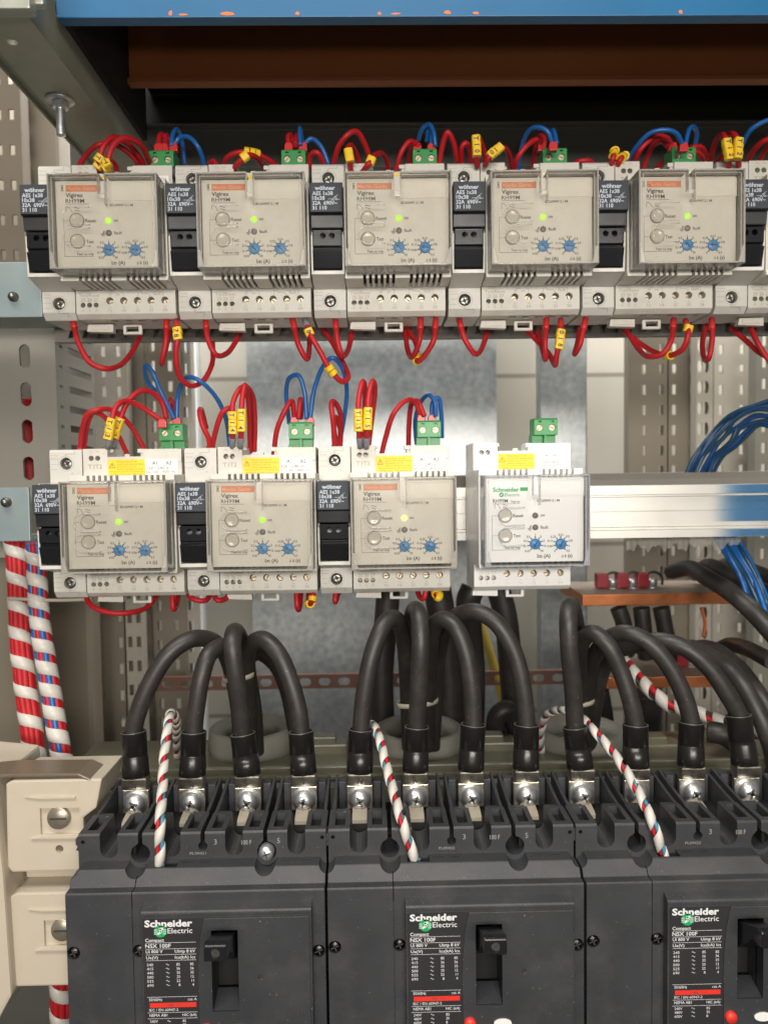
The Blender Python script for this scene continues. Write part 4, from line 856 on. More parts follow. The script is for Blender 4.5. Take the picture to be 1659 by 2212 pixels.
CB = [
 ('E', 0, 0, 'N', 'leftmost black cable marked N on the first breaker', [(578, 590, 480), (600, 500, 480), (655, 370, 482), (735, 250, 486), (820, 193, 492), (890, 188, 502), (955, 225, 518), (1000, 330, 545), (1030, 500, 565), (1040, 680, 575)]),
 ('E', 0, 1, 'R', 'black cable marked R on the first breaker, second from its left', [(838, 590, 480), (850, 480, 480), (872, 350, 482), (905, 255, 488), (955, 222, 498), (1000, 270, 522), (1030, 420, 548), (1060, 660, 568)]),
 ('E', 0, 2, 'S', 'tallest black cable on the first breaker, marked S', [(1050, 600, 480), (1038, 470, 476), (1018, 330, 472), (1005, 210, 474), (1012, 160, 484), (1034, 180, 505), (1055, 270, 530), (1075, 430, 550), (1085, 660, 565)]),
 ('E', 0, 3, 'T', 'rightmost black cable on the first breaker, marked T', [(1300, 590, 480), (1290, 500, 480), (1258, 380, 482), (1205, 255, 486), (1145, 193, 492), (1100, 200, 502), (1072, 250, 520), (1075, 340, 545), (1100, 500, 560), (1110, 680, 570)]),
 ('F', 1, 0, 'N', 'leftmost black cable marked N on the middle breaker', [(-99, 580, 480), (-85, 430, 480), (-52, 260, 482), (-5, 135, 488), (28, 100, 494), (62, 115, 504), (88, 210, 525), (100, 400, 548), (110, 660, 565)]),
 ('F', 1, 1, 'R', 'black cable marked R on the middle breaker, rising straight up', [(142, 570, 480), (150, 400, 476), (158, 210, 474), (152, 95, 480), (138, 62, 490), (120, 100, 510), (108, 250, 535), (120, 450, 552), (130, 660, 565)]),
 ('F', 1, 2, 'S', 'black cable marked S on the middle breaker, second from its right', [(385, 560, 480), (378, 400, 480), (350, 240, 482), (305, 135, 486), (258, 105, 492), (215, 135, 504), (198, 240, 525), (190, 450, 550), (190, 660, 562)]),
 ('F', 1, 3, 'T', 'rightmost black cable on the middle breaker with the widest arch', [(615, 560, 480), (602, 420, 480), (562, 250, 482), (485, 120, 486), (400, 73, 492), (325, 85, 502), (272, 140, 520), (235, 260, 545), (222, 450, 560), (210, 660, 568)]),
 ('F', 2, 0, 'N', 'tallest black cable on the right breaker, marked N, nearly vertical', [(825, 570, 480), (815, 400, 476), (800, 250, 472), (795, 100, 474), (800, 50, 482), (815, 60, 500), (840, 200, 530), (855, 400, 550), (860, 660, 565)]),
 ('F', 2, 1, 'R', 'black cable on the right breaker just behind the twisted striped lead', [(1085, 560, 480), (1062, 450, 480), (1022, 330, 482), (965, 215, 484), (905, 165, 490), (860, 190, 502), (845, 300, 530), (852, 450, 550), (860, 660, 565)]),
 ('F', 2, 2, 'S', 'black cable marked S on the right breaker', [(1325, 550, 480), (1292, 430, 480), (1225, 300, 482), (1135, 200, 486), (1050, 165, 492), (985, 178, 502), (925, 235, 520), (885, 340, 542), (870, 660, 568)]),
 ('F', 2, 3, 'T', 'rightmost black cable marked T on the right breaker', [(1530, 520, 482), (1482, 430, 482), (1402, 315, 484), (1300, 230, 488), (1200, 198, 496), (1105, 212, 508), (1010, 240, 525), (945, 320, 545), (880, 680, 572)]),
]
for fr, bi, pole, ph, lab, pts in CB: cable(fr, pts, ph, bi, pole, lab)

def loose(fr, pts, r, m, name, label, cat='cable', group=None, n=14, kids_=None):
    P = [W(fr, *p) for p in pts]; return tag(MB().tube(P, r, n=n).build(name, m, loc=tuple(P[0])), label, cat, group)
BG = 'black cables in the background'
for fr, r, lab, pts in (
 ('F', 6, 'black cable descending to the right edge past the right breaker, nearest of three', [(1250, 230, 620), (1330, 225, 600), (1420, 270, 565), (1520, 350, 530), (1600, 480, 515), (1665, 640, 510), (1700, 800, 520)]),
 ('F', 6, 'black cable sweeping behind the rightmost sleeve towards the right edge', [(1300, 235, 660), (1400, 225, 630), (1520, 300, 590), (1620, 430, 555), (1700, 560, 540)]),
 ('F', 6.5, 'black cable with a pale ring leaving the right edge above the lower busbar', [(1440, 235, 680), (1500, 215, 640), (1570, 232, 610), (1680, 290, 570)]),
 ('D', 7, 'thick black cable dropping from the upper busbar to the right edge in front', [(1240, 1060, 700), (1320, 1045, 660), (1400, 1090, 615), (1490, 1145, 580), (1590, 1230, 550), (1700, 1350, 530)]),
 ('D', 7, 'thick black cable behind the blue wires, middle of three above the upper busbar', [(1340, 1070, 760), (1410, 1035, 700), (1500, 1080, 660), (1600, 1130, 620), (1720, 1180, 590)]),
 ('D', 7, 'thick black cable farthest right above the upper busbar', [(1430, 1050, 800), (1500, 1028, 740), (1600, 1060, 700), (1720, 1110, 660)]),
 ('D', 8, 'black vertical cable below the upper busbar, left of three', [(1010, 1215, 740), (1035, 1290, 740), (1045, 1420, 745)]),
 ('D', 8, 'black vertical cable below the upper busbar, middle of three', [(1110, 1215, 740), (1120, 1310, 740), (1130, 1430, 745)]),
 ('D', 8, 'black vertical cable below the upper busbar, right of three', [(1195, 1215, 740), (1215, 1320, 740), (1230, 1440, 745)]),
 ('F', 9, 'black vertical cable under the lower busbar, left', [(930, 405, 750), (950, 520, 760), (960, 640, 770)]),
 ('F', 18, 'bunch of black cable under the lower busbar, right', [(1120, 410, 770), (1120, 520, 775), (1100, 660, 780)]),
 ('D', 10, 'black cable hanging behind the cream relay beside the gap', [(20, 1120, 640), (10, 1260, 640), (-10, 1500, 640), (0, 1800, 640)]),
 ('D', 11, 'black cable with a wide gland hanging behind the new white relay', [(385, 1130, 680), (365, 1180, 680), (370, 1290, 690), (385, 1500, 700), (380, 1800, 700)]),
 ('D', 11, 'slanting black cable right of the gland cable behind the new white relay', [(490, 1120, 700), (525, 1260, 700), (545, 1460, 705), (570, 1800, 710)]),
 ('D', 12, 'dark cable bunch between the arches of the middle breaker', [(230, 1130, 660), (255, 1300, 660), (275, 1500, 660), (285, 1850, 660)]),
 ('E', 5.5, 'black cable dropping behind the rightmost cable of the first breaker', [(1050, 300, 545), (1110, 250, 560), (1180, 290, 572), (1235, 400, 585), (1270, 560, 590), (1290, 680, 595)]),
 ('F', 8, 'brown black cable looping low between middle and right breakers', [(480, 640, 640), (490, 520, 630), (530, 495, 630), (560, 560, 640), (560, 640, 650)]),
 ('F', 8, 'grey black cable curling low behind the rightmost sleeve', [(1400, 590, 560), (1460, 600, 555), (1540, 660, 560), (1600, 760, 580)]),
): loose(fr, pts, r, blk_cable, 'power_cable', lab, group=BG)
loose('F', [(385, 30, 820), (440, 200, 820), (500, 400, 820), (520, 500, 820)], 5, mat('yellow sheath', (.45, .33, .05), .5), 'earth_cable', 'dull yellow cable slanting behind the arches of the middle breaker')
loose('F', [(190, 10, 830), (230, 60, 830), (290, 160, 830), (330, 300, 830)], 4, mat('dark green sheath', (.04, .07, .02), .5), 'earth_cable', 'dark green cable slanting behind the middle breaker arches')
loose('D', [(1370, 1215, 720), (1385, 1280, 720), (1378, 1340, 722)], 1.6, mat('orange insulation', (.5, .12, .04), .4), 'orange_wire', 'thin orange wire hanging from the upper copper busbar', 'wire')
def tie(fr, x, y, Y, rr, sx, label):
    p = W(fr, x, y, Y); s = MB(); n = 28; vs = []
    for i in range(n):
        a = 2*math.pi*i/n
        for dz, dr in ((-1.6, 0), (-1.6, .7), (1.6, .7), (1.6, 0)): vs.append((p.x+(rr*sx+dr)*math.cos(a), Y+(rr+dr)*math.sin(a), p.z+dz+1.5*math.cos(a)))
    s.add(vs, [(i*4+j, i*4+(j+1) % 4, ((i+1) % n)*4+(j+1) % 4, ((i+1) % n)*4+j) for i in range(n) for j in range(4)], 0, True)
    tag(s.build('cable_tie', mat('pale nylon', (.5, .46, .36), .4), loc=tuple(p)), label, 'cable tie', 'pale ties round the cable bunches')
tie('E', 1030, 352, 538, 8, 1.3, 'pale cable tie round the cables behind the first breaker')
tie('F', 145, 462, 552, 8.5, 1.7, 'pale cable tie round the cables behind the middle breaker')
tie('F', 860, 460, 552, 7, 1.05, 'pale cable tie round the cables behind the right breaker')

# ================================================================== striped leads and looms
def striped(fr, pts, r, pitch, width, name, label, cols, cat, strands=3, group=None, turn=1, t=.7):
    P = [W(fr, *p) for p in pts]; c = thing(name, tuple(P[0]), label, cat, group); L = [p-P[0] for p in P]
    Q, T_, N, B, D = frames(L, 3.0)
    for k in range(strands):
        a0 = 2*math.pi*k/strands; rr = r*.5 if strands <= 3 else r*.66
        pts_ = [Q[i]+N[i]*(rr*math.cos(a0+D[i]/(pitch*2.2)*(1 if strands <= 3 else .15)))+B[i]*(rr*math.sin(a0+D[i]/(pitch*2.2)*(1 if strands <= 3 else .15))) for i in range(len(Q))]
        MB().tube(pts_, r*.52 if strands <= 3 else r*.36, n=10).build('wire', cols[k % len(cols)], c)
    MB().helix(L, r, pitch, width, t, 0, turn).build('spiral_wrap', wrap_m, c)
sky = mat('sky blue insulation', (.06, .25, .36), .4)
SG = 'striped leads of red and blue wire in white spiral wrap'
striped('E', [(770, 700, 560), (765, 620, 545), (760, 530, 510), (740, 508, 496), (728, 560, 474), (712, 680, 458), (702, 850, 437), (694, 960, 424), (692, 1060, 421), (694, 1172, 420.3), (694, 1200, 420.5)], 2.35, 13, 8.6, 'striped_lead', 'white spiral wrapped red and blue lead entering the top of the left breaker', (red_ins, sky), 'lead', 2, SG)
striped('F', [(-90, 690, 560), (-80, 600, 520), (-50, 560, 495), (-20, 620, 475), (10, 740, 455), (46, 870, 436), (75, 970, 423), (105, 1060, 421), (140, 1155, 420.3), (146, 1180, 420.5)], 2.35, 13, 8.6, 'striped_lead', 'white spiral wrapped red and blue lead entering the top of the middle breaker', (red_ins, sky), 'lead', 2, SG)
striped('F', [(680, 690, 580), (675, 610, 570), (700, 520, 555), (760, 498, 535), (840, 520, 505), (900, 580, 480), (980, 670, 462), (1050, 770, 447), (1112, 880, 434), (1152, 965, 423), (1180, 1040, 421), (1212, 1145, 420.3), (1218, 1170, 420.5)], 2.35, 13, 8.6, 'striped_lead', 'white spiral wrapped red and blue lead entering the top of the right breaker', (red_ins, sky), 'lead', 2, SG)
striped('F', [(1030, 280, 640), (1090, 350, 620), (1170, 430, 600), (1260, 490, 590), (1360, 510, 580), (1480, 560, 560), (1600, 590, 540), (1720, 600, 530)], 5, 16, 10, 'striped_lead', 'thicker white wrapped lead crossing behind the right breaker cables', (red_ins, groove), 'lead', 2, SG, 1, .5)
striped('K', [(115, -60, 600), (130, 30, 600), (150, 200, 598), (160, 400, 595), (168, 600, 590), (182, 900, 582), (205, 1100, 577), (232, 1350, 572), (270, 1600, 566), (298, 1850, 560), (318, 2020, 556)], 7.6, 21.5, 9.3, 'wire_loom', 'thick loom of red wires striped by white spiral wrap at the left', (red_ins,), 'wire loom', 9, 'wrapped looms at the left edge', -1)
striped('K', [(300, 40, 585), (318, 200, 585), (328, 400, 582), (338, 600, 578), (358, 800, 574), (390, 1000, 570), (422, 1200, 566), (455, 1400, 562), (485, 1600, 558), (520, 1800, 554), (550, 1960, 552)], 6.8, 16.5, 10.2, 'wire_loom', 'loom of red and blue wires nearly covered by white spiral wrap at the left', (red_ins, blue_ins), 'wire loom', 9, 'wrapped looms at the left edge', -1)
striped('G', [(262, 950, 520), (262, 1050, 520), (266, 1250, 520)], 6.6, 20, 9.5, 'wire_loom', 'red and white striped loom emerging below the lower beige insulator', (red_ins,), 'wire loom', 7, 'wrapped looms at the left edge', -1)
p = W('K', 80, 525, 575); p1 = W('K', 800, 535, 575); tag(MB().tube([tuple(p), tuple(p.lerp(p1, .5)+Vector((0, 0, -1))), tuple(p1)], 1.3).build('tie_wire', mat('clear tie', (.40, .36, .29), .4), loc=tuple(p)), 'thin pale tie stretched across the two striped looms', 'tie')

# ================================================================== small wires with markers and crimps
def marker(P, T, f, chars, par, base, n=None):
    """yellow marker segments side by side along the wire around fraction f, each with its character"""
    k = int(f*(len(P)-1)); seg = 4.9; m = len(chars)
    if T[min(k, len(T)-1)].z > 0: chars = chars[::-1]
    for j, ch in enumerate(chars):
        off = (j-(m-1)/2)*seg; kk = min(len(P)-2, max(0, k+int(round(off/1.6)))); t = T[min(k, len(T)-1)].copy(); p = P[min(k, len(P)-1)]+t*off
        tx = Vector((t.x, 0, t.z)); 
        if tx.z > 0: tx = -tx
        tx = tx.normalized() if tx.length > .1 else Vector((0, 0, -1)); sx = Vector((tx.z, 0, -tx.x))*-1
        s = MB(); w2, d2, h2 = 3.0, 2.6, 2.42
        vs = [(x, y_, z) for x in (-w2, w2) for y_ in (-d2, d2) for z in (-h2, h2)]
        n8 = 14; pr = [(w2*math.copysign(abs(math.cos(q))**.6, math.cos(q)), d2*math.copysign(abs(math.sin(q))**.6, math.sin(q))) for q in [2*math.pi*i/n8+.1 for i in range(n8)]]; s.prism(pr, -h2, h2, 'z', 0, .25)
        if ch != ' ': s.text(ch, -1.45, 0, 3.0, -d2-.06, mi=1, bold=.03, rot=-math.pi/2, al='C')
        zx = -tx; zx = zx if zx.z > 0 else -zx; rx = Vector((zx.z, 0, -zx.x))
        M_ = Matrix((rx, (0, 1, 0), zx)).transposed(); jit = Matrix.Rotation(random.uniform(-.1, .1), 3, zx)
        s.v = [tuple(jit @ (M_ @ Vector(v))) for v in s.v]
        o = s.build('marker_sleeve', [yellow_m, ink], par); o.location = (p-base)*S
def clip(P, T, f, par, base):
    k = int(f*(len(P)-1)); p = P[k]; t = T[k]; n_ = t.cross(Vector((0, 1, 0))); n_ = n_.normalized() if n_.length > .1 else Vector((1, 0, 0)); b_ = t.cross(n_); s = MB(); n = 14; vs = []
    for i in range(n):
        a = 2*math.pi*i/n
        for h_, rr in ((-1.6, 2.0), (-1.6, 3.0), (1.6, 3.0), (1.6, 2.0)): vs.append(t*h_+n_*(rr*math.cos(a))+b_*(rr*1.15*math.sin(a)))
    s.add([tuple(v) for v in vs], [(i*4+j, i*4+(j+1) % 4, ((i+1) % n)*4+(j+1) % 4, ((i+1) % n)*4+j) for i in range(n) for j in range(4)], 0, False)
    o = s.build('ring_marker', yellow_m, par); o.location = (p-base)*S
GRP = {'r': 'red wires looping between the relays and fuse holders', 'b': 'blue wires on the green plugs'}
def wire(kind, fr, pts, label, mk=None, boot=None, clips=()):
    """mk: (fraction, characters); boot: colour letter of the crimp at the first / last point"""
    if 'green plug' in label and 'ends' not in label:
        q = [list(p) for p in pts]; nb = {e for e, c in (boot or []) if c == 'p'}
        for i, p in enumerate(q):
            if not nb: p[2] += 12
            elif ('s' in nb and i < 3): p[2] += (16, 14, 8)[i]
            elif ('e' in nb and len(q)-1-i < 3): p[2] += (16, 14, 8)[len(q)-1-i]
        pts = q
    P0 = [W(fr, *p) for p in pts]; P0 = [p if i in (0, len(P0)-1) else p+Vector([random.uniform(-.6, .6) for _ in range(3)]) for i, p in enumerate(P0)]
    base = P0[0]; P, T, N, B, L = frames(P0)
    m = red_ins if kind == 'r' else blue_ins; R_ = 1.85 if kind == 'r' else 1.6
    s = MB().tube([p-base for p in P0], R_, n=10); o = s.build('red_wire' if kind == 'r' else 'blue_wire', m); o.location = base*S
    tag(o, label, 'wire', GRP[kind])
    if mk:
        for f, ch in (mk if isinstance(mk, list) else [mk]): marker(P, T, f, ch, o, base)
    for f in clips: clip(P, T, f, o, base)
    if boot:
        for end, col in boot:
            p = P0[0] if end == 's' else P0[-1]; t = (T[0] if end == 's' else -T[-1])
            if col == 'p':                         # flat crimp standing in the green plug
                q = MB().prism([(-2.9, -4.5), (2.9, -4.5), (2.9, -.6), (2.0, 1.4), (-2.0, 1.4), (-2.9, -.6)], -2.3, 2.3, 'y', 0, .5)
                x = q.build('crimp_sleeve', red_boot, o)
            else:
                q = MB().lathe([(0, -3.5), (2.0, -3.5), (2.15, 2), (2.4, 4.5), (1.9, 5)], (0, 0, 0), 'z', 0, 14); x = q.build('crimp_sleeve', grey_boot if col == 'g' else red_boot, o)
                x.rotation_euler = t.to_track_quat('Z', 'Y').to_euler()
            x.location = (p-base)*S
    return o
wire('r', 'A', [(335, 232, 545), (378, 165, 536), (425, 130, 530), (480, 118, 532), (540, 150, 536), (590, 205, 542), (600, 240, 548)], 'red wire arching low behind the T7 markers on the upper row')
wire('r', 'A', [(428, 243, 524), (426, 190, 514), (455, 128, 514), (495, 98, 518), (545, 120, 527), (600, 180, 537), (628, 235, 548)], 'red wire with the left T7 marker', (.16, 'T7'))
wire('r', 'A', [(462, 243, 520), (464, 200, 508), (492, 130, 508), (542, 97, 513), (602, 122, 522), (640, 180, 534), (655, 235, 548)], 'red wire with the right T7 marker, arching highest beside it', (.14, 'T7'))
wire('r', 'A', [(478, 195, 542), (500, 225, 547), (506, 255, 550)], 'short dark red wire just right of the T7 markers')
wire('r', 'A', [(688, 135, 530), (690, 98, 534), (700, 82, 543), (712, 95, 553), (715, 160, 562)], 'red wire pair in the first green plug of the upper row, left strand', None, [('s', 'p')])
wire('r', 'A', [(712, 135, 531), (714, 100, 537), (722, 84, 546), (730, 110, 556), (732, 160, 563)], 'red wire pair in the first green plug of the upper row, right strand', None, [('s', 'p')])
wire('b', 'A', [(742, 135, 531), (750, 80, 533), (768, 65, 541), (786, 110, 549), (800, 215, 556)], 'blue wire in the first upper green plug turning straight down behind')
wire('b', 'A', [(752, 132, 529), (775, 94, 531), (812, 90, 535), (852, 132, 540), (876, 190, 546), (884, 225, 550)], 'blue wire arching right from the first upper green plug', None, [('s', 'p')])
wire('r', 'A', [(905, 215, 547), (922, 200, 542), (942, 225, 540)], 'short pink red wire hump right of the second upper fuse holder')
wire('r', 'A', [(968, 232, 542), (985, 182, 533), (1035, 160, 528), (1100, 166, 530), (1165, 196, 537), (1212, 232, 545)], 'red wire lying low left of the second upper green plug, three yellow rings', clips=(.5, .56, .62))
wire('r', 'A', [(1008, 240, 526), (1030, 205, 517), (1068, 178, 516), (1105, 185, 524), (1140, 225, 540), (1158, 250, 548)], 'shorter red wire with one yellow marker in front of the second upper relay', (.3, ' '))
wire('r', 'A', [(1248, 132, 531), (1248, 96, 536), (1262, 85, 548), (1272, 140, 560)], 'red wire in the second upper green plug, left strand', None, [('s', 'p')])
wire('r', 'A', [(1276, 130, 533), (1282, 94, 540), (1292, 92, 550), (1298, 150, 560)], 'red wire in the second upper green plug, right strand')
wire('b', 'A', [(1298, 132, 531), (1298, 66, 534), (1300, 58, 542), (1306, 120, 556)], 'blue wire standing straight up from the second upper green plug')
wire('b', 'A', [(1310, 130, 530), (1345, 102, 532), (1388, 132, 538), (1422, 215, 548)], 'blue wire arching right from the second upper green plug', None, [('s', 'p')])
wire('r', 'A', [(1335, 232, 548), (1345, 170, 541), (1370, 163, 538), (1400, 212, 545)], 'small red wire hump left of the third upper fuse holder')
wire('r', 'A', [(1440, 218, 543), (1465, 132, 532), (1500, 82, 527), (1535, 73, 530), (1575, 112, 537), (1598, 200, 547), (1600, 240, 552)], 'tall red wire arch starting at the third upper fuse holder')
wire('r', 'A', [(1515, 240, 522), (1512, 192, 513), (1506, 145, 520), (1520, 128, 526), (1545, 172, 537), (1562, 245, 548)], 'red wire with a yellow marker at the left top corner of the third upper relay', (.22, '  '))
wire('r', 'A', [(1568, 245, 520), (1590, 208, 511), (1622, 174, 522), (1650, 168, 530), (1668, 195, 540), (1676, 250, 550)], 'red wire with a tilted yellow marker above the third upper relay', (.26, ' '))
wire('r', 'B', [(48, 255, 548), (80, 152, 532), (118, 112, 527), (143, 135, 530)], 'red wire curving into the left side of the third upper green plug', None, [('e', 'p')])
wire('r', 'B', [(105, 232, 556), (116, 150, 547), (132, 118, 538), (152, 138, 532)], 'red wire rising just behind the left side of the third upper green plug')
wire('b', 'B', [(148, 108, 548), (165, 62, 540), (192, 38, 534), (214, 68, 530), (222, 135, 531)], 'outer blue wire arch on the third upper green plug')
wire('b', 'B', [(204, 135, 530), (200, 66, 534), (190, 56, 542), (186, 115, 556)], 'inner blue wire on the third upper green plug', None, [('s', 'p')])
wire('r', 'B', [(235, 230, 545), (255, 112, 534), (272, 74, 530), (298, 108, 534), (318, 205, 545)], 'narrow tall red wire arch left of the fourth upper fuse holder')
wire('r', 'B', [(335, 212, 545), (340, 138, 536), (354, 118, 535), (372, 160, 541), (374, 210, 547)], 'narrow low red wire arch on top of the fourth upper fuse holder')
wire('r', 'B', [(402, 222, 518), (402, 165, 510), (398, 100, 514), (412, 102, 524), (432, 165, 538), (440, 215, 545)], 'red wire with the upright T10 marker', (.28, 'T10'))
wire('r', 'B', [(436, 218, 516), (452, 185, 508), (488, 148, 512), (525, 145, 522), (545, 182, 534), (552, 242, 548)], 'red wire with the slanting 10 marker', (.3, ' 10'))
wire('r', 'B', [(560, 240, 548), (578, 180, 537), (620, 124, 528), (662, 108, 526), (680, 130, 528)], 'red wire arching into the left of the fourth upper green plug', None, [('e', 'p')])
wire('r', 'B', [(640, 245, 556), (652, 150, 547), (670, 92, 539), (688, 105, 533), (692, 130, 532)], 'red wire rising behind the fourth upper green plug')
wire('b', 'B', [(580, 245, 560), (596, 130, 547), (630, 64, 534), (670, 50, 528), (708, 70, 527), (728, 128, 530)], 'wide pale blue wire arch over the fourth upper relay', None, [('e', 'p')])
wire('b', 'B', [(712, 76, 548), (735, 66, 536), (747, 125, 532)], 'short blue wire hump on the fourth upper green plug')
wire('r', 'B', [(812, 225, 556), (838, 202, 550), (880, 200, 550), (905, 215, 556)], 'red wire lying flat left of the fifth upper fuse holder')
wire('r', 'B', [(975, 232, 526), (985, 190, 518), (992, 160, 522), (1000, 200, 540)], 'short red wire through the left yellow ring by the fifth upper fuse holder', clips=(.35, .5))
wire('r', 'B', [(1002, 235, 526), (1018, 195, 518), (1035, 180, 526), (1030, 225, 545)], 'short red wire through the right yellow ring by the fifth upper fuse holder', clips=(.35, .55))
wire('b', 'B', [(1038, 215, 548), (1090, 130, 533), (1150, 78, 525), (1210, 60, 522), (1262, 80, 524), (1290, 132, 530)], 'wide blue wire arch over the fifth upper relay', None, [('e', 'p')])
wire('r', 'B', [(1068, 225, 548), (1110, 142, 535), (1170, 97, 527), (1215, 94, 525), (1243, 130, 528)], 'outer red wire arching into the fifth upper green plug', None, [('e', 'p')])
wire('r', 'B', [(1115, 235, 555), (1160, 132, 543), (1200, 108, 536), (1228, 135, 531)], 'inner red wire arching into the fifth upper green plug')
wire('r', 'B', [(1168, 238, 558), (1205, 195, 550), (1238, 170, 545)], 'short red wire behind the left side of the fifth upper green plug')
wire('b', 'B', [(1300, 132, 531), (1318, 64, 533), (1338, 50, 539), (1346, 84, 548), (1338, 150, 558)], 'tight blue wire loop on the fifth upper green plug')
wire('r', 'B', [(1325, 140, 532), (1370, 142, 535), (1400, 180, 540), (1412, 235, 548)], 'red wire curving right out of the fifth upper green plug')
wire('r', 'B', [(1330, 150, 548), (1368, 172, 551), (1392, 222, 556)], 'red wire curving right behind the fifth upper green plug, lower strand')
wire('r', 'B', [(1488, 222, 520), (1484, 165, 511), (1478, 110, 514), (1462, 84, 520), (1435, 105, 530), (1412, 170, 542), (1402, 215, 550)], 'red wire with the left T12 marker', (.24, 'T12'))
wire('r', 'B', [(1530, 222, 518), (1528, 165, 509), (1522, 105, 512), (1506, 78, 517), (1488, 90, 527), (1460, 160, 542), (1436, 210, 552)], 'red wire with the right T12 marker', (.24, 'T12'))
wire('b', 'B', [(1540, 140, 535), (1580, 64, 524), (1640, 30, 519), (1700, 10, 515)], 'blue wire leaving the upper row at the right edge')
wire('r', 'B', [(1563, 215, 548), (1600, 142, 533), (1640, 112, 525), (1700, 92, 520)], 'upper red wire leaving at the right edge beside the T12 markers')
wire('r', 'B', [(1613, 228, 555), (1640, 150, 543), (1690, 108, 532)], 'lower red wire leaving at the right edge beside the T12 markers')
# under the upper row
wire('r', 'C', [(318, -15, 530), (342, 80, 522), (395, 160, 519), (450, 184, 520), (520, 168, 532), (575, 110, 548), (608, 40, 562)], 'big red wire loop hanging under the first upper relay', None, [('s', 'r')])
wire('r', 'C', [(720, -15, 528), (715, 60, 523), (697, 150, 525), (706, 155, 537), (722, 82, 550), (735, 10, 560)], 'tight red wire hairpin hanging right of the first upper relay', None, [('s', 'r')])
wire('r', 'C', [(765, -15, 524), (770, 50, 514), (760, 130, 516), (780, 220, 523), (830, 260, 532), (880, 238, 542), (915, 160, 552), (920, 70, 562)], 'long red wire loop with the 8 7 marker, reaching down to the lower row', (.12, '78'), [('s', 'r')])
wire('r', 'C', [(890, -15, 530), (900, 60, 523), (930, 118, 524), (980, 115, 537), (1040, 30, 558)], 'red wire loop hanging under the second upper fuse holder', None, [('s', 'r')])
wire('r', 'C', [(1268, -15, 528), (1290, 80, 522), (1320, 142, 524), (1334, 70, 547), (1332, 0, 560)], 'narrow red wire loop left of the 8 marker', None, [('s', 'r')])
wire('r', 'C', [(1322, -15, 524), (1345, 40, 514), (1380, 110, 514), (1420, 180, 517), (1478, 235, 522), (1502, 218, 532), (1480, 150, 547), (1430, 60, 558), (1385, 0, 568)], 'red wire with the 8 marker crossing a second yellow ring lower down', (.1, '8'), [('s', 'g')], clips=(.32, .35))
wire('r', 'C', [(1450, -15, 530), (1458, 60, 524), (1475, 122, 526), (1502, 108, 542), (1525, 10, 558)], 'red wire loop hanging under the third upper fuse holder', None, [('s', 'r')])
wire('r', 'D', [(158, -15, 526), (150, 60, 522), (126, 132, 530), (105, 108, 547), (90, 10, 562)], 'left red wire loop hanging under the third upper relay', None, [('s', 'r')])
wire('r', 'D', [(222, -15, 526), (212, 60, 521), (165, 134, 526), (150, 150, 530), (138, 80, 548), (100, 10, 562)], 'right red wire loop with a yellow ring under the third upper relay', None, [('s', 'r')], clips=(.48, .53))
wire('r', 'D', [(328, -15, 530), (345, 50, 523), (382, 116, 526), (412, 116, 537), (440, 50, 553), (447, 10, 560)], 'red wire loop hanging under the fourth upper fuse holder', None, [('s', 'r')])
wire('r', 'D', [(700, -15, 526), (697, 80, 521), (697, 138, 525), (680, 90, 547), (663, 20, 560)], 'red wire loop left of the long marker under the fourth upper relay', None, [('s', 'r')])
wire('r', 'D', [(762, -15, 524), (760, 60, 514), (746, 130, 515), (738, 170, 523), (710, 120, 542), (620, 20, 560)], 'red wire with the three part marker under the fourth upper relay', (.2, '018'), [('s', 'r')])
wire('r', 'D', [(866, -15, 528), (845, 80, 524), (825, 118, 532), (836, 70, 550), (846, 10, 560)], 'narrow red wire loop under the fifth upper fuse holder', None, [('s', 'r')])
wire('r', 'D', [(1248, -15, 526), (1235, 60, 519), (1200, 118, 519), (1150, 130, 527), (1095, 98, 547), (1040, 5, 562)], 'left wide red wire loop under the fifth upper relay', None, [('s', 'r')])
wire('r', 'D', [(1303, -15, 524), (1308, 30, 514), (1290, 90, 516), (1240, 128, 527), (1180, 118, 542), (1110, 80, 557), (1030, 15, 566)], 'right wide red wire loop with a yellow marker under the fifth upper relay', (.1, ' '), [('s', 'r')], clips=(.42, .46))
wire('r', 'D', [(1414, -15, 528), (1418, 60, 523), (1402, 138, 524), (1382, 148, 533), (1376, 80, 549), (1388, -5, 560)], 'tight red wire hairpin under the rightmost upper fuse holder', None, [('s', 'r')])
wire('r', 'D', [(1495, 5, 562), (1560, 60, 550), (1620, 112, 542), (1690, 150, 536)], 'red wire slanting down to the right edge under the upper row')
wire('r', 'D', [(1575, -10, 550), (1600, 60, 538), (1640, 120, 534), (1690, 185, 530)], 'second red wire slanting down to the right edge, nearer the corner')
# above the lower row
wire('r', 'C', [(348, 545, 545), (358, 440, 534), (382, 375, 528), (425, 358, 528), (490, 362, 538), (560, 425, 547), (634, 545, 556)], 'long low red wire from the left lower fuse holder to the first lower relay', None, [('s', 'r')])
wire('r', 'C', [(362, 540, 550), (378, 415, 538), (410, 372, 533), (440, 380, 536), (500, 455, 548), (552, 555, 558)], 'second red wire from the left lower fuse holder, ending behind the T13 markers')
wire('r', 'C', [(470, 508, 520), (474, 440, 512), (500, 350, 514), (540, 320, 520), (600, 337, 528), (660, 380, 533), (704, 410, 532)], 'red wire with the left T13 marker', (.22, 'T13'), [('s', 'g'), ('e', 'p')])
wire('r', 'C', [(495, 508, 516), (513, 430, 508), (555, 320, 512), (610, 280, 517), (660, 282, 523), (700, 325, 529), (722, 400, 532)], 'red wire with the right T13 marker, arching to the green plug', (.2, 'T13'), [('s', 'g')])
wire('b', 'C', [(756, 400, 532), (700, 290, 533), (655, 195, 531), (630, 168, 535), (640, 230, 547), (672, 280, 553)], 'blue wire leaning left from the first lower green plug')
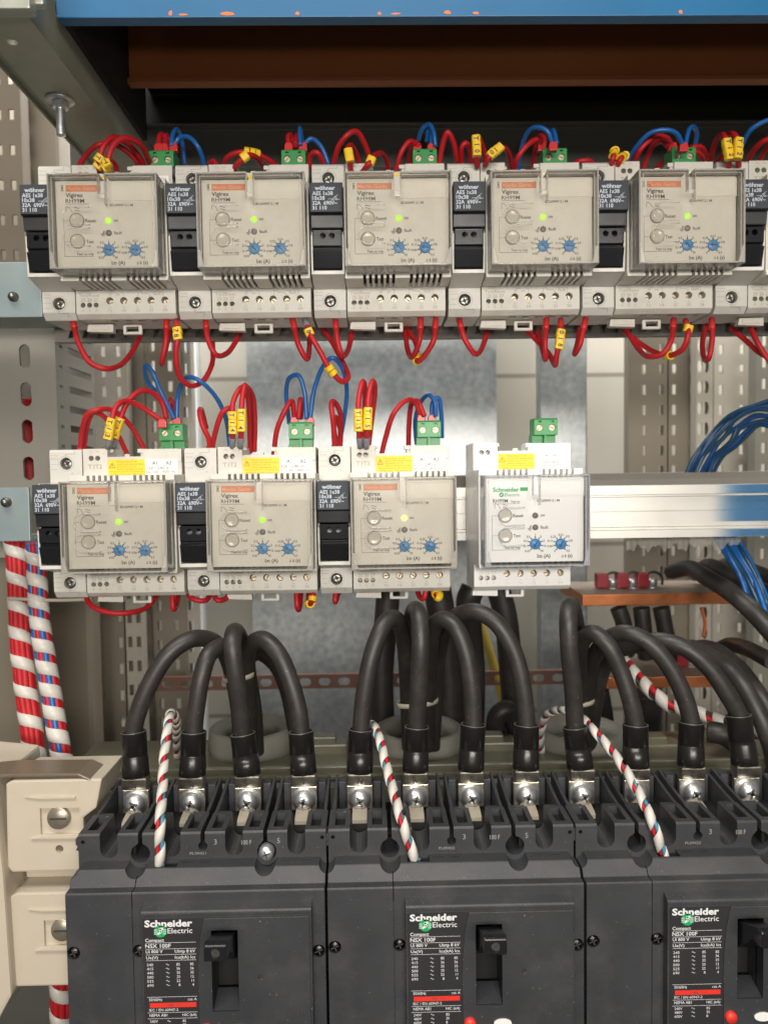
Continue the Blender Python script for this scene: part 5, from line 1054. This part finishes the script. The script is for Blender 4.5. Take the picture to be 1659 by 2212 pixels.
wire('b', 'C', [(765, 402, 530), (770, 290, 531), (810, 224, 529), (862, 230, 532), (930, 300, 540), (980, 400, 550), (996, 540, 558)], 'wide blue wire arch between the first and second lower green plugs', None, [('s', 'p')])
wire('r', 'C', [(730, 360, 550), (740, 312, 551), (752, 350, 552), (752, 410, 552)], 'short dark red wire behind the first lower green plug')
wire('r', 'C', [(905, 545, 545), (905, 490, 538), (875, 425, 535), (860, 370, 538), (872, 356, 547), (892, 440, 558)], 'left red wire loop on the middle lower fuse holder', None, [('s', 'r')])
wire('r', 'C', [(915, 545, 548), (935, 455, 534), (960, 375, 529), (990, 350, 530), (1006, 390, 545)], 'right red wire loop on the middle lower fuse holder')
wire('r', 'C', [(1005, 505, 520), (1007, 420, 510), (1010, 330, 514), (1038, 268, 520), (1062, 256, 525), (1092, 305, 538), (1104, 400, 548), (1100, 540, 556)], 'red wire with the left T14 marker', (.17, 'T14'), [('s', 'g')])
wire('r', 'C', [(1040, 505, 517), (1042, 420, 508), (1045, 320, 512), (1058, 254, 518), (1074, 350, 538), (1082, 545, 556)], 'red wire with the right T14 marker', (.18, 'T14'), [('s', 'g')])
wire('r', 'C', [(1183, 560, 552), (1200, 440, 541), (1235, 350, 530), (1260, 318, 528), (1273, 400, 532)], 'red wire rising into the left of the middle lower green plug', None, [('e', 'p')])
wire('r', 'C', [(1290, 400, 533), (1295, 320, 534), (1302, 330, 550), (1300, 400, 556)], 'short red wire in the middle lower green plug')
wire('b', 'C', [(1325, 402, 532), (1315, 275, 532), (1288, 211, 532), (1255, 222, 537), (1239, 290, 547), (1250, 420, 558)], 'left blue wire arch on the middle lower green plug')
wire('b', 'C', [(1340, 402, 530), (1358, 275, 531), (1400, 172, 532), (1440, 136, 534), (1480, 172, 540), (1496, 260, 547), (1494, 370, 554), (1468, 500, 560)], 'tall right blue wire arch on the middle lower green plug', None, [('s', 'p')])
wire('r', 'C', [(1447, 540, 545), (1436, 410, 532), (1428, 340, 531), (1442, 322, 537), (1465, 365, 547), (1472, 500, 556)], 'taller red wire loop on the third lower fuse holder', None, [('s', 'r')])
wire('r', 'C', [(1462, 540, 548), (1441, 440, 540), (1448, 388, 541), (1466, 440, 550), (1470, 530, 556)], 'shorter red wire loop on the third lower fuse holder')
wire('r', 'C', [(1555, 505, 519), (1552, 420, 510), (1553, 310, 513), (1570, 236, 521), (1580, 300, 532), (1568, 420, 546), (1562, 540, 556)], 'red wire with the left T15 marker', (.17, 'T15'), [('s', 'g')])
wire('r', 'C', [(1583, 505, 517), (1590, 420, 508), (1592, 310, 511), (1605, 236, 519), (1618, 270, 530), (1604, 420, 546), (1590, 540, 556)], 'red wire with the right T15 marker', (.17, 'T15'), [('s', 'g')])
wire('r', 'D', [(-12, 560, 552), (10, 480, 543), (42, 375, 532), (90, 318, 527), (135, 325, 527), (160, 390, 531)], 'wide red wire arch into the left of the third lower green plug', None, [('e', 'p')])
wire('r', 'D', [(105, 545, 560), (110, 400, 551), (122, 335, 543), (148, 322, 534), (176, 390, 532)], 'steep red wire behind the left of the third lower green plug')
wire('b', 'D', [(140, 510, 562), (138, 400, 557), (162, 318, 543), (195, 294, 533), (216, 325, 530), (224, 390, 531)], 'left blue wire arch on the third lower green plug')
wire('b', 'D', [(206, 392, 531), (214, 330, 534), (232, 306, 541), (250, 370, 552), (250, 480, 560)], 'right blue wire arch on the third lower green plug', None, [('s', 'p')])
# under the lower row
wire('r', 'C', [(365, 1150, 540), (400, 1208, 530), (480, 1236, 527), (560, 1236, 532), (640, 1208, 547), (702, 1130, 562)], 'long shallow red wire loop under the first lower relay')
wire('r', 'C', [(745, 1125, 532), (748, 1218, 528), (764, 1190, 547), (776, 1130, 556)], 'narrow red wire loop under the right of the first lower relay')
wire('r', 'C', [(798, 1130, 540), (830, 1176, 531), (880, 1184, 532), (916, 1150, 547)], 'shallow red wire loop under the middle lower fuse holder')
wire('r', 'C', [(915, 1140, 540), (945, 1186, 532), (975, 1172, 537), (998, 1120, 552)], 'small red wire loop under the left of the second lower relay')
wire('r', 'C', [(1280, 1120, 532), (1282, 1212, 527), (1292, 1218, 537), (1302, 1130, 552)], 'tight red wire hairpin under the second lower relay')
wire('r', 'C', [(1358, 1120, 530), (1352, 1180, 523), (1336, 1200, 530), (1335, 1120, 548)], 'red wire with two yellow rings under the second lower relay', clips=(.25, .42, .5))
wire('r', 'C', [(1452, 1130, 535), (1445, 1188, 531), (1467, 1140, 548)], 'tiny red wire loop under the third lower fuse holder')
wire('r', 'D', [(138, 1110, 548), (155, 1172, 532), (172, 1176, 528), (184, 1110, 530)], 'red wire hairpin under the third lower relay')
wire('r', 'D', [(205, 1110, 540), (228, 1172, 526), (244, 1110, 545)], 'red wire with two yellow rings under the third lower relay', clips=(.3, .45, .6))

# blue wire bundle at the right
BGp = 'blue wires fanning up and down behind the bare rail'
for i in range(9):
    m = (teal_ins, mat('navy insulation', (.008, .05, .19), .36), teal_ins)[i % 3]; u = random.uniform; q = i/8
    loose('D', [(1300+q*105+u(-5, 5), 660, 612+u(-6, 6)), (1345+q*115+u(-12, 12), 560, 606), (1415+q*110+u(-14, 14), 452+q*70, 600+u(-6, 6)), (1500+q*60+u(-10, 10), 378+q*95+u(-10, 10), 592), (1590+q*30, 335+q*95+u(-12, 12), 584), (1700, 312+q*130+u(-14, 14), 575)], 1.7, m, 'blue_wire', 'blue wire in the fan rising to the right edge above the bare rail', 'wire', BGp, 10)
for i in range(7):
    m = (blue_ins, blue_ins, teal_ins)[i % 3]; u = random.uniform; q = i/6
    loose('D', [(1425+q*90, 905, 615), (1475+q*90+u(-6, 6), 985, 600+u(-5, 5)), (1530+q*85+u(-8, 8), 1080, 590), (1580+q*80+u(-8, 8), 1190, 580+u(-5, 5)), (1603+q*80, 1280-q*20, 572), (1640+q*60, 1330-q*25, 570), (1690+q*20, 1335-q*50, 568)], 1.8, m, 'blue_wire', 'blue wire in the bunch hanging down at the right edge below the bare rail', 'wire', 'blue wires hanging below the bare rail', 10)
print('objects', len(C.objects))
